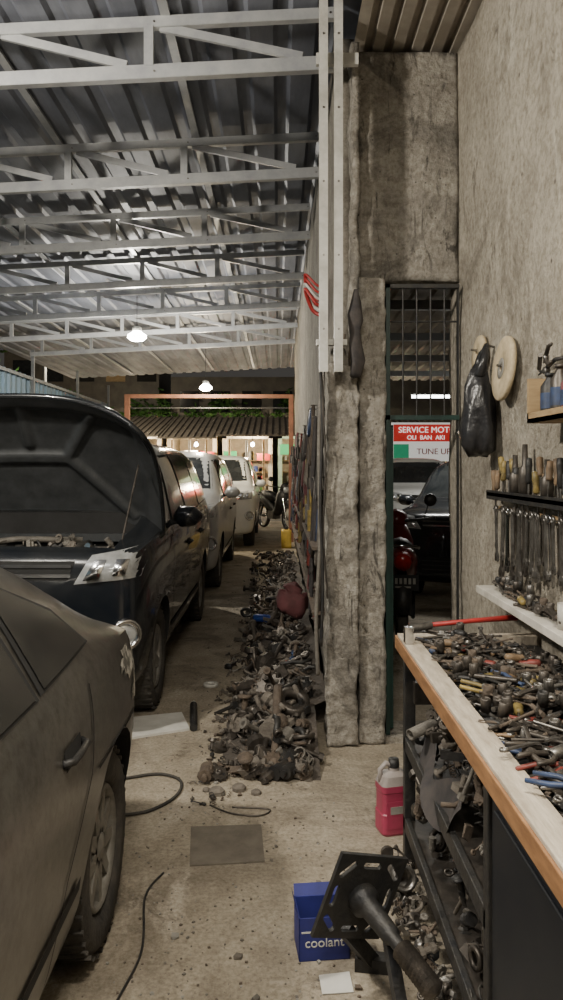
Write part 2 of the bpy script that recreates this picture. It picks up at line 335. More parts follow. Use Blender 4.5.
# ------------------------------------------------------------ car
def car(name, loc, st, halfw, paint, glass, wheels, wins, wsh, rwin, bay=None, rimmat=None, front=True, L=4.2,
        doors=(), hz=(.87,1.05), handles=(), rot=0., rimstyle=0, moulding=True, zs=1., mir=1.3):
    par=empty(name,loc,rot); par.scale=(1,1,zs)
    mats=[paint,glass,m_dark]
    bm=bmesh.new(); rings=[]
    cl=bm.edges.layers.float.new('crease_edge')
    for (s,zb,w,zk,wr,zr) in st:
        h=zr-zk
        half=[(0,zb),(w*.78,zb),(w*.95,zb+.06),(w*1.0,zb+(zk-zb)*.42),(w*1.01,zk-.13),(w*.965,zk),(wr,zk+h*.86),(wr*.78,zk+h*.985),(0,zr+.004)]
        ring=[bm.verts.new((x,s,z)) for x,z in half]+[bm.verts.new((-x,s,z)) for x,z in half[-2:0:-1]]
        rings.append(ring)
    n=16
    for i in range(len(rings)-1):
        for j in range(n):
            bm.faces.new((rings[i][j],rings[i][(j+1)%n],rings[i+1][(j+1)%n],rings[i+1][j]))
    bm.faces.new(rings[0][::-1]); bm.faces.new(rings[-1])
    for i in range(len(rings)-1):
        for j in (5,11):
            e=bm.edges.get((rings[i][j],rings[i+1][j]))
            if e: e[cl]=.6
        for j in (2,14):
            e=bm.edges.get((rings[i][j],rings[i+1][j]))
            if e: e[cl]=.4
    bmesh.ops.recalc_face_normals(bm,faces=bm.faces[:])
    me=bpy.data.meshes.new('body'); bm.to_mesh(me); bm.free()
    for m in mats: me.materials.append(m)
    ob=bpy.data.objects.new('body_tmp',me); SC.collection.objects.link(ob)
    ss=ob.modifiers.new('s','SUBSURF'); ss.levels=2; ss.render_levels=2
    cb=MB()
    for m in mats: cb.mid(m)
    wf,wr_,r=wheels
    for sy in (wf,wr_):
        for sd in (1,-1):
            T=Matrix.Translation((sd*(halfw-.26),sy,r))@Matrix.Rotation(sd*pi/2,4,'Y')
            cb.lathe([(0,0),(r+.055,0),(r+.055,.5),(0,.5)],m_dark,T,n=28,smooth=False)
    if bay: cb.box(bay[0],bay[1],m_dark)
    cut=cb.build('cut_tmp')
    bo=ob.modifiers.new('b','BOOLEAN'); bo.operation='DIFFERENCE'; bo.solver='EXACT'; bo.object=cut
    dg=bpy.context.evaluated_depsgraph_get(); dg.update()
    me2=bpy.data.meshes.new_from_object(ob.evaluated_get(dg))
    bpy.data.objects.remove(ob); bpy.data.objects.remove(cut)
    for p in me2.polygons: p.use_smooth=True
    try: me2.set_sharp_from_angle(angle=.6)
    except Exception as e: print('sharp',e)
    body=bpy.data.objects.new('body',me2); SC.collection.objects.link(body); body.parent=par
    bvh=BVHTree.FromPolygons([v.co.copy() for v in me2.vertices],[tuple(p.vertices) for p in me2.polygons])
    D=MB()
    def cast(view,a,b):
        if view=='F': o=Vector((a,-2,b)); d=Vector((0,1,0))
        elif view=='B': o=Vector((a,L+2,b)); d=Vector((0,-1,0))
        elif view=='R': o=Vector((3,a,b)); d=Vector((-1,0,0))
        else: o=Vector((-3,a,b)); d=Vector((1,0,0))
        h=bvh.ray_cast(o,d)
        if h[0] is None:
            h=bvh.find_nearest(o+d*(3 if view in 'RL' else 2)); return h[0].copy(),-d
        return h[0].copy(),-d
    def patch(view,q,nx,ny,off,mat,bulge=0.):
        vs=[]
        for j in range(ny+1):
            for i in range(nx+1):
                u=i/nx; v=j/ny
                a=(q[0][0]*(1-u)+q[1][0]*u)*(1-v)+(q[3][0]*(1-u)+q[2][0]*u)*v
                b=(q[0][1]*(1-u)+q[1][1]*u)*(1-v)+(q[3][1]*(1-u)+q[2][1]*u)*v
                p,d=cast(view,a,b)
                vs.append(p+d*(off+bulge*math.sin(pi*u)*math.sin(pi*v)))
        fs=[(j*(nx+1)+i,j*(nx+1)+i+1,(j+1)*(nx+1)+i+1,(j+1)*(nx+1)+i) for j in range(ny) for i in range(nx)]
        D.add(vs,fs,mat,True)
    def line(view,pts,w,mat,off=.003):
        for (a0,b0),(a1,b1) in zip(pts[:-1],pts[1:]):
            dx,dy=a1-a0,b1-b0; l=math.hypot(dx,dy) or 1; nx,ny=-dy/l*w/2,dx/l*w/2
            patch(view,[(a0-nx,b0-ny),(a1-nx,b1-ny),(a1+nx,b1+ny),(a0+nx,b0+ny)],8,1,off,mat)
    def window(view,q,g=.022):
        cx=sum(p[0] for p in q)/4; cy=sum(p[1] for p in q)/4
        def grow(p):
            dx,dy=p[0]-cx,p[1]-cy; l=math.hypot(dx,dy); return (p[0]+dx/l*g*1.3,p[1]+dy/l*g)
        patch(view,[grow(p) for p in q],10,8,.004,m_dark)
        patch(view,q,10,8,.009,glass)
    for q in wins:
        window('R',q); window('L',q)
    window('F',wsh); window('B',rwin)
    for pl in doors:
        line('R',pl,.009,m_dark); line('L',pl,.009,m_dark)
    for (a,b) in handles:
        for sd in (1,-1):
            p,_=cast('R' if sd>0 else 'L',a,b)
            D.tube([(p.x,a-.08,b),(p.x+sd*.022,a-.06,b),(p.x+sd*.026,a,b+.003),(p.x+sd*.022,a+.06,b),(p.x,a+.08,b)],.010,m_black,n=6)
            patch('R' if sd>0 else 'L',[(a-.07,b-.025),(a+.07,b-.025),(a+.07,b+.025),(a-.07,b+.025)],3,2,.004,m_dark)
    w=halfw
    if front:
        z0,z1=hz
        for sd in (1,-1):
            q=[(sd*w*.56,z0),(sd*w*.955,z0+.03),(sd*w*.985,z1+.01),(sd*w*.66,z1-.03)]
            patch('F',q,12,5,.008,m_lens,.02)
            q=[(sd*w*.62,z0+.02),(sd*w*.72,z0+.03),(sd*w*.76,z1-.05),(sd*w*.69,z1-.05)]
            patch('F',q,4,4,.03,m_chrome,.01)
            q=[(sd*w*.80,z0+.045),(sd*w*.88,z0+.05),(sd*w*.90,z1-.05),(sd*w*.82,z1-.05)]
            patch('F',q,4,4,.026,m_chrome,.01)
            p,_=cast('F',sd*w*.885,z0-.27)
            T=Matrix.Translation(p+Vector((0,-.015,0)))@Matrix.Rotation(sd*.45,4,'Z')@Matrix.Rotation(pi/2,4,'X')
            D.lathe([(.055,-.03),(.055,.0),(.078,.012),(.085,0),(.085,-.06)],m_chrome,T,n=20)
            D.lathe([(0,-.006),(.045,-.008),(.055,-.014)],m_lens,T,n=16)
        patch('F',[(-w*.52,z0+.02),(w*.52,z0+.02),(w*.56,z1-.06),(-w*.56,z1-.06)],14,4,.004,m_dark)
        for k in range(2):
            line('F',[(-w*.54,z0+.045+.05*k),(w*.54,z0+.045+.05*k)],.018,m_chrome,.012)
        patch('F',[(-w*.6,z0-.50),(w*.6,z0-.50),(w*.52,z0-.32),(-w*.52,z0-.32)],12,4,.004,m_dark)
        for k in range(3): line('F',[(-w*.55,z0-.46+.05*k),(w*.55,z0-.46+.05*k)],.014,m_black,.012)
        patch('F',[(-.2,z0-.22),(.2,z0-.22),(.2,z0-.11),(-.2,z0-.11)],4,2,.015,m_dark)
    for sd in (1,-1):
        q=[(sd*w*.70,st[-2][3]-.18),(sd*w*.93,st[-2][3]-.18),(sd*w*.95,st[-2][3]-.02),(sd*w*.72,st[-2][3]-.02)]
        patch('B',q,6,4,.008,m_redl,.01)
    patch('B',[(-.2,.55),(.2,.55),(.2,.66),(-.2,.66)],3,2,.01,m_dark)
    if moulding:
        for v in 'RL': line(v,[(wf+r+.12,.42),(wr_-r-.12,.42)],.035,m_dark,.006)
    sm=mir; zm=st[4][3]+.07
    for sd in (1,-1):
        x=sd*(w*.97)
        D.tube([(x-sd*.06,sm,zm-.04),(x+sd*.03,sm,zm-.02)],.02,m_dark,n=8)
        D.tube([(x+sd*.02,sm-.0,zm),(x+sd*.05,sm-.02,zm+.01),(x+sd*.15,sm-.02,zm+.015),(x+sd*.19,sm,zm+.01)],[.035,.075,.07,.03],paint,n=12,sx=1.)
    D.build('fittings',par)
    W=MB(); rm=rimmat or m_rim
    for sy in (wf,wr_):
        for sd in (1,-1):
            xo=sd*(w-.035)
            T=Matrix.Translation((xo-sd*.2,sy,r))@Matrix.Rotation(sd*pi/2,4,'Y')
            t=.2; ri=r*.64
            W.lathe([(ri,.01),(r*.9,0),(r*.985,.025),(r,.06),(r,.14),(r*.985,t-.025),(r*.9,t),(ri+.02,t-.005),(ri,t-.02)],m_rubber,T,n=36,closed=True)
            for q in range(36):
                a=2*pi*q/36
                W.cbox((.012,.012,.19),m_rubber,T@Matrix.Rotation(a,4,'Z')@Matrix.Translation((r-.004,0,.1)))
            W.lathe([(ri+.004,.02),(ri*.96,t-.02),(ri*.9,t-.012),(ri*.86,t-.03),(ri*.84,.07),(0,.06)],rm,T,n=28)
            W.lathe([(0,t-.015),(ri*.2,t-.02),(ri*.26,t-.035),(ri*.26,.06)],rm,T,n=16)
            ns=6 if rimstyle==0 else 9
            for q in range(ns):
                a=2*pi*q/ns
                W.prism([(ri*.18,-.026),(ri*.9,-.017 if rimstyle else -.028),(ri*.9,.017 if rimstyle else .028),(ri*.18,.026)],.022,rm,T@Matrix.Rotation(a,4,'Z')@Matrix.Translation((0,0,t-.035)))
    W.build('wheels',par)
    return par,bvh,cast

SUV_ST=[(0,.30,.70,.90,.52,.94),(.04,.25,.79,1.00,.64,1.03),(.20,.23,.83,1.045,.69,1.08),(.60,.23,.84,1.06,.70,1.12),(1.00,.23,.845,1.06,.72,1.16),
 (1.45,.23,.845,1.07,.68,1.56),(1.75,.23,.845,1.07,.67,1.66),(2.05,.23,.845,1.08,.67,1.695),(2.15,.23,.845,1.08,.67,1.70),(2.95,.23,.845,1.09,.67,1.70),(3.05,.23,.845,1.09,.67,1.70),
 (3.75,.25,.84,1.10,.66,1.68),(3.95,.25,.83,1.10,.65,1.64),(4.12,.27,.82,1.08,.66,1.20),(4.18,.30,.80,1.0,.64,1.06),(4.22,.36,.72,.86,.55,.92)]
SUV_DOORS=[[(1.18,1.03),(1.15,.65),(1.25,.32),(2.1,.30)],[(2.1,1.06),(2.1,.30)],[(2.1,.30),(2.85,.30),(2.92,.6),(3.05,.75),(3.03,1.06)],[(.98,.95),(1.18,1.03)]]
SUV_WINS=[[(1.36,1.12),(2.05,1.12),(2.05,1.57),(1.68,1.55)],[(2.14,1.12),(2.98,1.13),(2.98,1.58),(2.14,1.58)],[(3.06,1.14),(3.86,1.16),(3.76,1.54),(3.06,1.58)]]
suv_kw=dict(halfw=.845,wheels=(.72,3.32,.315),wins=SUV_WINS,wsh=[(-.66,1.20),(.66,1.20),(.58,1.60),(-.58,1.60)],rwin=[(-.58,1.22),(.58,1.22),(.54,1.58),(-.54,1.58)],doors=SUV_DOORS,handles=[(1.98,.90),(2.85,.91)])
suv,bvh,cast=car('open_bonnet_suv',(-1.55,3.95,0),SUV_ST,paint=m_suv,glass=m_glass,bay=((-.66,.13,.62),(.66,.95,1.4)),**suv_kw)

E=MB()
E.box((-.32,.35,.70),(.25,.80,.93),m_oily); E.box((-.27,.42,.93),(.15,.68,.99),m_greyp)
for k in range(4): E.cyl((-.2+.1*k,.55,.99),(-.2+.1*k,.55,1.02),.025,m_black)
E.box((.32,.50,.70),(.58,.80,.97),m_black); E.box((.34,.52,.97),(.56,.78,.985),m_greyp)
E.cyl((.36,.56,.985),(.36,.56,1.01),.015,m_red); E.cyl((.53,.56,.985),(.53,.56,1.01),.015,m_steel)
E.cyl((-.50,.65,.65),(-.50,.65,1.02),.09,m_black,n=20); E.cyl((-.50,.65,1.02),(-.50,.65,1.05),.05,m_greyp,n=16)
E.lathe([(0,0),(.08,0),(.09,.03),(.09,.12),(.04,.15),(0,.15)],m_jug,TR((.50,.32,.88)),n=14)
E.tube([(-.3,.3,.95),(-.1,.24,1.0),(.15,.28,.99),(.35,.4,1.0),(.4,.6,1.02)],.028,m_rubber,n=10)
E.tube([(-.5,.4,.90),(-.35,.5,1.02),(-.1,.8,1.03),(.3,.85,1.02)],.02,m_greyp,n=8)
E.tube([(-.55,.3,.85),(-.3,.33,1.0),(.0,.36,1.0),(.2,.3,.96)],.012,m_chrome,n=8)
E.bar((-.64,.15,1.0),(.64,.15,1.0),.05,.03,m_suv)
E.bar((-.6,.20,.85),(.6,.20,.85),.03,.2,m_greyp)
E.bar((-.64,.93,1.03),(.64,.93,1.03),.05,.05,m_rib)
E.cyl((.66,.25,1.0),(.70,.62,1.50),.006,m_oily)
for k in range(60):
    junk(E,(R.uniform(-.58,.6),R.uniform(.2,.88),R.uniform(.94,1.05)),R.uniform(.03,.075),[m_oily,m_greyp,m_steel,m_black,m_greyp,m_dust,m_chrome])
E.build('engine_bay_parts',suv)
H=MB(); ang=math.radians(57)
def hoodp(u,v,off=0):
    x=(u*2-1); hw=.82-.08*v**3-.02*(1-v)
    Ll=1.0*(1-.20*abs(x)**3.0)
    d=v*Ll
    crown=.045*(1-x*x)+.05*math.sin(v*pi*.9)-(.10*max(0,v-.8)/.2*.6)
    fwd=Vector((0,-math.cos(ang),math.sin(ang))); nrm=Vector((0,math.sin(ang),math.cos(ang)))
    return Vector((x*hw,.98,1.06))+fwd*d+nrm*(crown+off-(.05*abs(x)**8))
nx,ny=20,12
vs=[hoodp(i/nx,j/ny,.02) for j in range(ny+1) for i in range(nx+1)]
H.add(vs,[(j*(nx+1)+i,j*(nx+1)+i+1,(j+1)*(nx+1)+i+1,(j+1)*(nx+1)+i)[::-1] for j in range(ny) for i in range(nx)],m_suv,True)
def seg(u,v,a,b):
    ax,ay=a; bx,by=b; dx,dy=bx-ax,by-ay; t=max(0,min(1,((u-ax)*dx+(v-ay)*dy)/(dx*dx+dy*dy)))
    return math.hypot((u-ax-t*dx)*1.6,v-ay-t*dy)
SEG=[((.5,.9),(.5,.62),.05),((.12,.12),(.36,.52),.055),((.88,.12),(.64,.52),.055),((.36,.52),(.64,.52),.06),((.36,.52),(.22,.88),.05),((.64,.52),(.78,.88),.05)]
def ribh(u,v):
    e=min(u*1.6,(1-u)*1.6,v,(1-v))
    h=max(0,min(1,(.125-e)/.05))
    for a,b,w in SEG: h=max(h,max(0,min(1,(w-seg(u,v,a,b))/.04)))
    return h*h*(3-2*h)
nx,ny=110,72
hs=[[ribh(i/nx,j/ny) for i in range(nx+1)] for j in range(ny+1)]
vs=[hoodp(i/nx,j/ny,.008-.028*hs[j][i]) for j in range(ny+1) for i in range(nx+1)]
H.add(vs,[(j*(nx+1)+i,j*(nx+1)+i+1,(j+1)*(nx+1)+i+1,(j+1)*(nx+1)+i) for j in range(ny) for i in range(nx)],m_rib,True)
nx,ny=20,12
edge=[(0,j/ny) for j in range(ny+1)]+[(i/nx,1) for i in range(1,nx+1)]+[(1,1-j/ny) for j in range(1,ny+1)]
H.tube([hoodp(u,v,.006) for u,v in edge]+[hoodp(1-i/nx,0,.006) for i in range(1,nx+1)],.020,m_suv,n=8)
H.build('raised_bonnet',suv)

car('silver_minivan',(-1.52,8.55,0),SUV_ST,paint=m_silv,glass=m_glass,**suv_kw)
car('white_minivan',(-1.25,13.3,0),SUV_ST,paint=m_whit,glass=m_glass,**suv_kw)

SED_ST=[(0,.28,.60,.58,.46,.62),(.06,.22,.74,.68,.58,.74),(.3,.20,.82,.78,.66,.83),(.8,.20,.85,.86,.70,.93),(1.2,.20,.86,.90,.72,.99),
 (1.65,.20,.86,.91,.66,1.26),(1.95,.20,.86,.92,.62,1.37),(2.22,.20,.86,.92,.61,1.395),(2.32,.20,.86,.92,.61,1.395),(2.95,.20,.86,.925,.61,1.38),(3.10,.20,.86,.93,.615,1.36),
 (3.50,.21,.86,.93,.64,1.23),(3.82,.22,.855,.925,.67,1.04),(3.95,.22,.85,.915,.68,.975),(4.12,.24,.82,.89,.66,.935),(4.28,.27,.76,.83,.58,.87),(4.34,.33,.66,.70,.5,.76)]
SED_D=[[(1.35,.88),(1.28,.6),(1.38,.30),(2.27,.28)],[(2.27,.90),(2.27,.28)],[(2.27,.28),(3.0,.28),(3.1,.5),(3.3,.68),(3.36,.90)],[(3.98,.88),(4.02,.62),(4.30,.60)],[(3.38,.66),(3.98,.64)]]
SED_WINS=[[(1.60,.965),(2.22,.965),(2.22,1.28),(1.98,1.27)],[(2.32,.965),(2.99,.97),(2.97,1.26),(2.32,1.28)],[(3.06,.975),(3.50,.985),(3.40,1.09),(3.06,1.235)]]
sed,_,_=car('dusty_sedan',(-1.36,-1.30,0),SED_ST,halfw=.86,paint=m_sed,glass=m_glassd,wheels=(.78,3.66,.30),wins=SED_WINS,
   wsh=[(-.62,1.04),(.62,1.04),(.54,1.32),(-.54,1.32)],rwin=[(-.60,1.03),(.60,1.03),(.54,1.27),(-.54,1.27)],
   doors=SED_D,hz=(.55,.70),handles=[(2.14,.76),(3.13,.80)],rimmat=m_rimd,rimstyle=1,L=4.4,mir=1.55)
bv=None
for o in sed.children:
    if o.name.startswith('body'): bv=BVHTree.FromPolygons([v.co.copy() for v in o.data.vertices],[tuple(p.vertices) for p in o.data.polygons])
P=MB()
for (cs,cz,ra,rb) in ((4.00,.81,.17,.045),(3.84,.85,.10,.03),(4.10,.68,.10,.04),(3.96,.72,.06,.04),(4.14,.52,.05,.04)):
    vs=[]; n=28
    for rr in (0,.5,1):
        for i in range(n):
            a=2*pi*i/n; q=rr*(1+.3*math.sin(3*a+cs*9)+.2*math.sin(7*a)+.12*math.sin(11*a+cs))
            h=bv.ray_cast(Vector((3,cs+ra*q*math.cos(a),cz+rb*q*math.sin(a))),Vector((-1,0,0)))
            vs.append((h[0] if h[0] else Vector((.8,cs,cz)))+Vector((.003,0,0)))
    P.add(vs,[(k*n+i,k*n+(i+1)%n,(k+1)*n+(i+1)%n,(k+1)*n+i) for k in range(2) for i in range(n)],m_prim,True)
P.build('filler_patches',sed)

car('black_hatchback',(1.98,7.9,0),SUV_ST,paint=m_suv,glass=m_glass,rot=math.radians(-22),zs=.93,**suv_kw)
car('white_hatchback',(2.80,13.6,0),SUV_ST,paint=m_whit,glass=m_glass,zs=.97,**suv_kw)

# ------------------------------------------------------------ room shell
def corr(name, x0,x1,y0,y1,zf,m,pitch=.2,amp=.03,vert=False):
    b=MB(); xs=[]; x=x0
    while x<x1:
        xs+= [(x,0),(x+pitch*.55,0),(x+pitch*.65,1),(x+pitch*.9,1)]; x+=pitch
    xs.append((x,0)); vs=[]
    if not vert:
        ys=[y0+(y1-y0)*k/12 for k in range(13)]
        for y in ys:
            for x,w in xs: vs.append((x,y,zf(x,y)+w*amp))
        N_=len(xs); fs=[(j*N_+i,j*N_+i+1,(j+1)*N_+i+1,(j+1)*N_+i) for j in range(12) for i in range(N_-1)]
    else:
        for z in (y0,y1):
            for x,w in xs: vs.append((zf+w*amp,x,z))
        N_=len(xs); fs=[(i,i+1,N_+i+1,N_+i) for i in range(N_-1)]
    b.add(vs,fs,m); o=b.build(name); return o

f=MB(); f.add([(-5.4,-3,0),(6,-3,0),(6,20,0),(-5.4,20,0)],[(0,1,2,3)],m_floor); f.build('floor')
f=MB(); f.add([(-30,20,-.02),(30,20,-.02),(30,45,-.02),(-30,45,-.02)],[(0,1,2,3)],m_asph); f.build('street_ground')
zr=lambda x,y: 3.96+.05*(x-.2)
corr('ceiling',-5.2,.40,-2.5,19,zr,m_roof,pitch=.24,amp=.022)
corr('ceiling_bench_bay',.42,1.25,-2.5,4.35,lambda x,y:3.825,m_roofb,pitch=.11,amp=.035)
corr('ceiling_side_room',.45,6,4.45,16,lambda x,y:3.3,m_roofb,pitch=.2,amp=.03)
wb=MB(); wb.rough_box((1.0,-2.5,0),(1.16,4.36,3.80),.05,.016,1.6,m_wall,fine=.8); wb.build('wall_right')
wb=MB(); wb.rough_box((.44,4.16,2.52),(1.0,4.34,3.79),.025,.013,2.2,m_wall_dk,fine=.8); wb.build('wall_door_header')
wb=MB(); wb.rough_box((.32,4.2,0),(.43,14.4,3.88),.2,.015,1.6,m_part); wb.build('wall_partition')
wb=MB(); wb.rough_box((5.9,4.4,0),(6.0,16,3.25),.5,.01,1,m_part); wb.build('wall_side_room_far')
wb=MB(); wb.rough_box((1.18,4.24,0),(6.0,4.36,3.25),.3,.01,1,m_part); wb.build('wall_side_room_front')
corr('wall_left_fence',-2.5,19,0,3.05,-4.35,m_fence,pitch=.24,amp=.04,vert=True)
fr=MB()
m_fpost=M('dull_fence_post',(.22,.23,.24),(.13,.14,.15),rough=.6)
for k in range(8):
    y=-1.5+2.9*k; fr.box((-4.28,y,0),(-4.23,y+.05,3.50),m_fpost)
fr.box((-4.30,-2,2.97),(-4.25,18,3.02),m_fpost)
fr.build('fence_posts')

wb=MB()
wb.rough_box((.262,3.98,0),(.425,4.18,2.03),.018,.018,4,m_wall_dk,seed=3,fine=1.5)
for k in range(9): wb.rough_box((.28+R.uniform(0,.07),4.0+R.uniform(0,.08),1.98),(.33+R.uniform(0,.07),4.12,2.03+R.uniform(.02,.10)),.02,.02,7,m_wall_dk,seed=k)
for x in (.30,.34,.38): wb.tube([(x,4.06,1.95),(x+.005,4.05,2.10),(x+.02,4.03,2.17+x*.1)],.006,m_rusty,n=6)
wb.build('broken_concrete_pillar')
wb=MB(); wb.rough_box((.435,4.02,0),(.575,4.2,2.50),.018,.012,4,m_wall_dk,seed=5,fine=1.3); wb.build('concrete_door_pillar')
wb=MB(); wb.rough_box((.40,4.1,2.14),(.445,4.22,3.80),.022,.016,5,m_wall_dk,seed=5,fine=1.3); wb.build('concrete_wall_edge')
# cables and conduit down the pillar's left edge
wb=MB()
wb.tube(smooth_path([(.222,3.93,2.02),(.232,3.935,1.7),(.222,3.93,1.3),(.235,3.93,.9),(.225,3.925,.55)],6),.008,m_black,n=8)
wb.tube(smooth_path([(.245,3.925,2.05),(.236,3.93,1.8),(.25,3.925,1.5),(.238,3.93,1.15),(.26,3.93,.8)],6),.005,m_oily,n=8)
wb.tube(smooth_path([(.228,3.95,1.95),(.215,3.94,1.6),(.22,3.94,1.1),(.20,3.93,.7),(.21,3.93,.4)],6),.011,m_greyp,n=8)
wb.build('pillar_cables')

for i,x in enumerate((.235,.312)):
    wb=MB(); wb.box((x-.022,3.86,1.98),(x-.018,3.90,3.94),m_white); wb.box((x+.018,3.86,1.98),(x+.022,3.90,3.94),m_white)
    wb.box((x-.022,3.856,1.98),(x+.022,3.861,3.94),m_white)
    for k in range(5):
        wb.cyl((x,3.853,2.2+k*.38),(x,3.858,2.2+k*.38),.006,m_steel,n=6)
    wb.build('steel_post')
wb=MB(); wb.bar((.2,3.925,2.14),(.36,3.925,2.14),.04,.03,m_white); wb.bar((.2,3.925,3.62),(.42,3.925,3.62),.03,.06,m_white); wb.build('post_bracket')

def chan(b,p0,p1,w,h,m):
    b.bar(p0,p1,.004,h,m)
    for s in (1,-1):
        o=Vector((0,w/2,s*h/2)); b.bar(Vector(p0)+o,Vector(p1)+o,w,.004,m)
y=2.45
while y<14.3:
    b=MB(); X0,X1=-4.3,.30
    zt=lambda x:3.91+.05*(x-.2); zbm=lambda x:3.645+.05*(x-.2)
    chan(b,(X0,y,zt(X0)),(X1,y,zt(X1)),.04,.055,m_galv); chan(b,(X0,y,zbm(X0)),(X1,y,zbm(X1)),.045,.070,m_galv)
    xs=[X1-.05]; x=X1-.99
    while x>X0: xs.append(x); x-=.85
    for i,x in enumerate(xs):
        if i: b.bar((x,y+.012,zbm(x)+.03),(x,y+.012,zt(x)-.02),.035,.05,m_galv,up=(1,0,0))
        if i<len(xs)-1:
            x2=xs[i+1]
            b.bar((x-.12,y+.02,zbm(x)+.04),(x2+.06,y+.02,zt(x2)-.02),.02,.045,m_galv)
        for q in (0,1):
            b.cyl((x+.03,y-.006,(zbm(x) if q else zt(x))),(x+.03,y-.001,(zbm(x) if q else zt(x))),.006,m_steel,n=6)
    b.build('roof_truss'); y+=1.5 if y>3 else 1.55
for x in (-3.6,-2.6,-1.6,-.6):
    b=MB(); b.bar((x,-2,3.945+.05*(x-.2)),(x,18.5,3.945+.05*(x-.2)),.05,.018,m_galv); b.build('roof_batten')

b=MB()
b.box((-2.98,14.55,0),(-2.89,14.67,2.86),m_rust); b.box((.21,14.55,0),(.30,14.67,2.86),m_rust); b.box((-2.98,14.54,2.80),(.30,14.68,2.87),m_rust)
b.box((-2.86,14.58,2.60),(.19,14.62,2.62),m_black)
b.build('gate_portal_frame')

b=MB()
b.box((.585,4.06,.04),(.607,4.10,2.48),m_green); b.box((.975,4.07,.04),(.983,4.10,2.48),m_black)
b.box((.585,4.06,2.46),(.982,4.10,2.48),m_black); b.box((.585,4.06,1.745),(.982,4.10,1.770),m_green)
for q in range(4): b.cyl((.68+.075*q,4.08,1.77),(.68+.075*q,4.08,2.46),.005,m_black,n=8)
for z in (2.28,): b.cyl((.61,4.08,z),(.97,4.08,z),.005,m_black,n=8)
b.build('door_1')
b=MB(); b.box((.60,4.13,.05),(.635,4.62,1.72),m_green)
b.box((.597,4.16,.15),(.60,4.58,.8),m_green); b.box((.597,4.16,.9),(.60,4.58,1.6),m_green); b.build('door_leaf')
b=MB(); b.box((.58,4.04,0),(1.0,4.3,.035),m_wall_dk); b.build('door_threshold')

for y in (6,8,10,12,14):
    b=MB(); b.box((.45,y,3.16),(5.85,y+.07,3.26),m_galv); b.build('ceiling_beam')
def tubelamp(loc,L=1.2,along='X',power=60,col=(1,.98,.92)):
    b=MB(); d=Vector((L/2,0,0)) if along=='X' else Vector((0,L/2,0))
    b.cyl(-d,d,.016,m_tube,n=12); b.bar(-d*1.03+Vector((0,0,.04)),d*1.03+Vector((0,0,.04)),.05,.03,m_white)
    for s in (1,-1): b.cyl(d*s*1.0,d*s*1.03,.02,m_white)
    for s in (1,-1): b.cyl(d*s*.8+Vector((0,0,.05)),d*s*.8+Vector((0,0,.05+.30)),.004,m_black,n=6)
    o=b.build('fluorescent_lamp',loc=loc)
    l=bpy.data.lights.new('tube_light','AREA'); l.shape='RECTANGLE'; l.size=L if along=='X' else .06; l.size_y=.06 if along=='X' else L
    l.energy=power; l.color=col; lo=bpy.data.objects.new('tube_light',l); SC.collection.objects.link(lo); lo.parent=o; lo.location=(0,0,-.03)
    return o
tubelamp((1.95,9.0,2.32),L=.7,power=35)
tubelamp((3.6,12.6,2.8),power=50)
def bulb(loc,power,drop,r=.05,col=(1,.93,.80),soft=.06):
    b=MB(); b.lathe([(0,-.11),(r*.6,-.10),(r,-.06),(r*.95,-.03),(r*.5,.01),(r*.4,.03)],m_bulb,n=16)
    b.lathe([(r*.45,.02),(r*.5,.07),(r*.3,.09),(0,.09)],m_white,n=12); b.cyl((0,0,.09),(0,0,drop),.004,m_black,n=6)
    o=b.build('hanging_bulb_lamp',loc=loc)
    l=bpy.data.lights.new('bulb_light','POINT'); l.energy=power; l.color=col; l.shadow_soft_size=soft
    lo=bpy.data.objects.new('bulb_light',l); SC.collection.objects.link(lo); lo.parent=o; lo.location=(0,0,-.12-soft)
bulb((-1.88,10.0,3.26),300,.50,r=.13,col=(1,.94,.82))
bulb((-1.34,13.9,2.98),220,.85,r=.12,col=(1,.84,.58))
bulb((-2.0,2.0,3.45),380,.36,r=.06,col=(1,.92,.79),soft=.10)
tubelamp((.0,.5,3.50),L=.8,along='X',power=112,col=(1,.92,.78))
tubelamp((-.6,-1.4,3.45),L=1.2,along='X',power=55,col=(1,.92,.80))  # unseen tube behind the camera, added as weak soft fill light

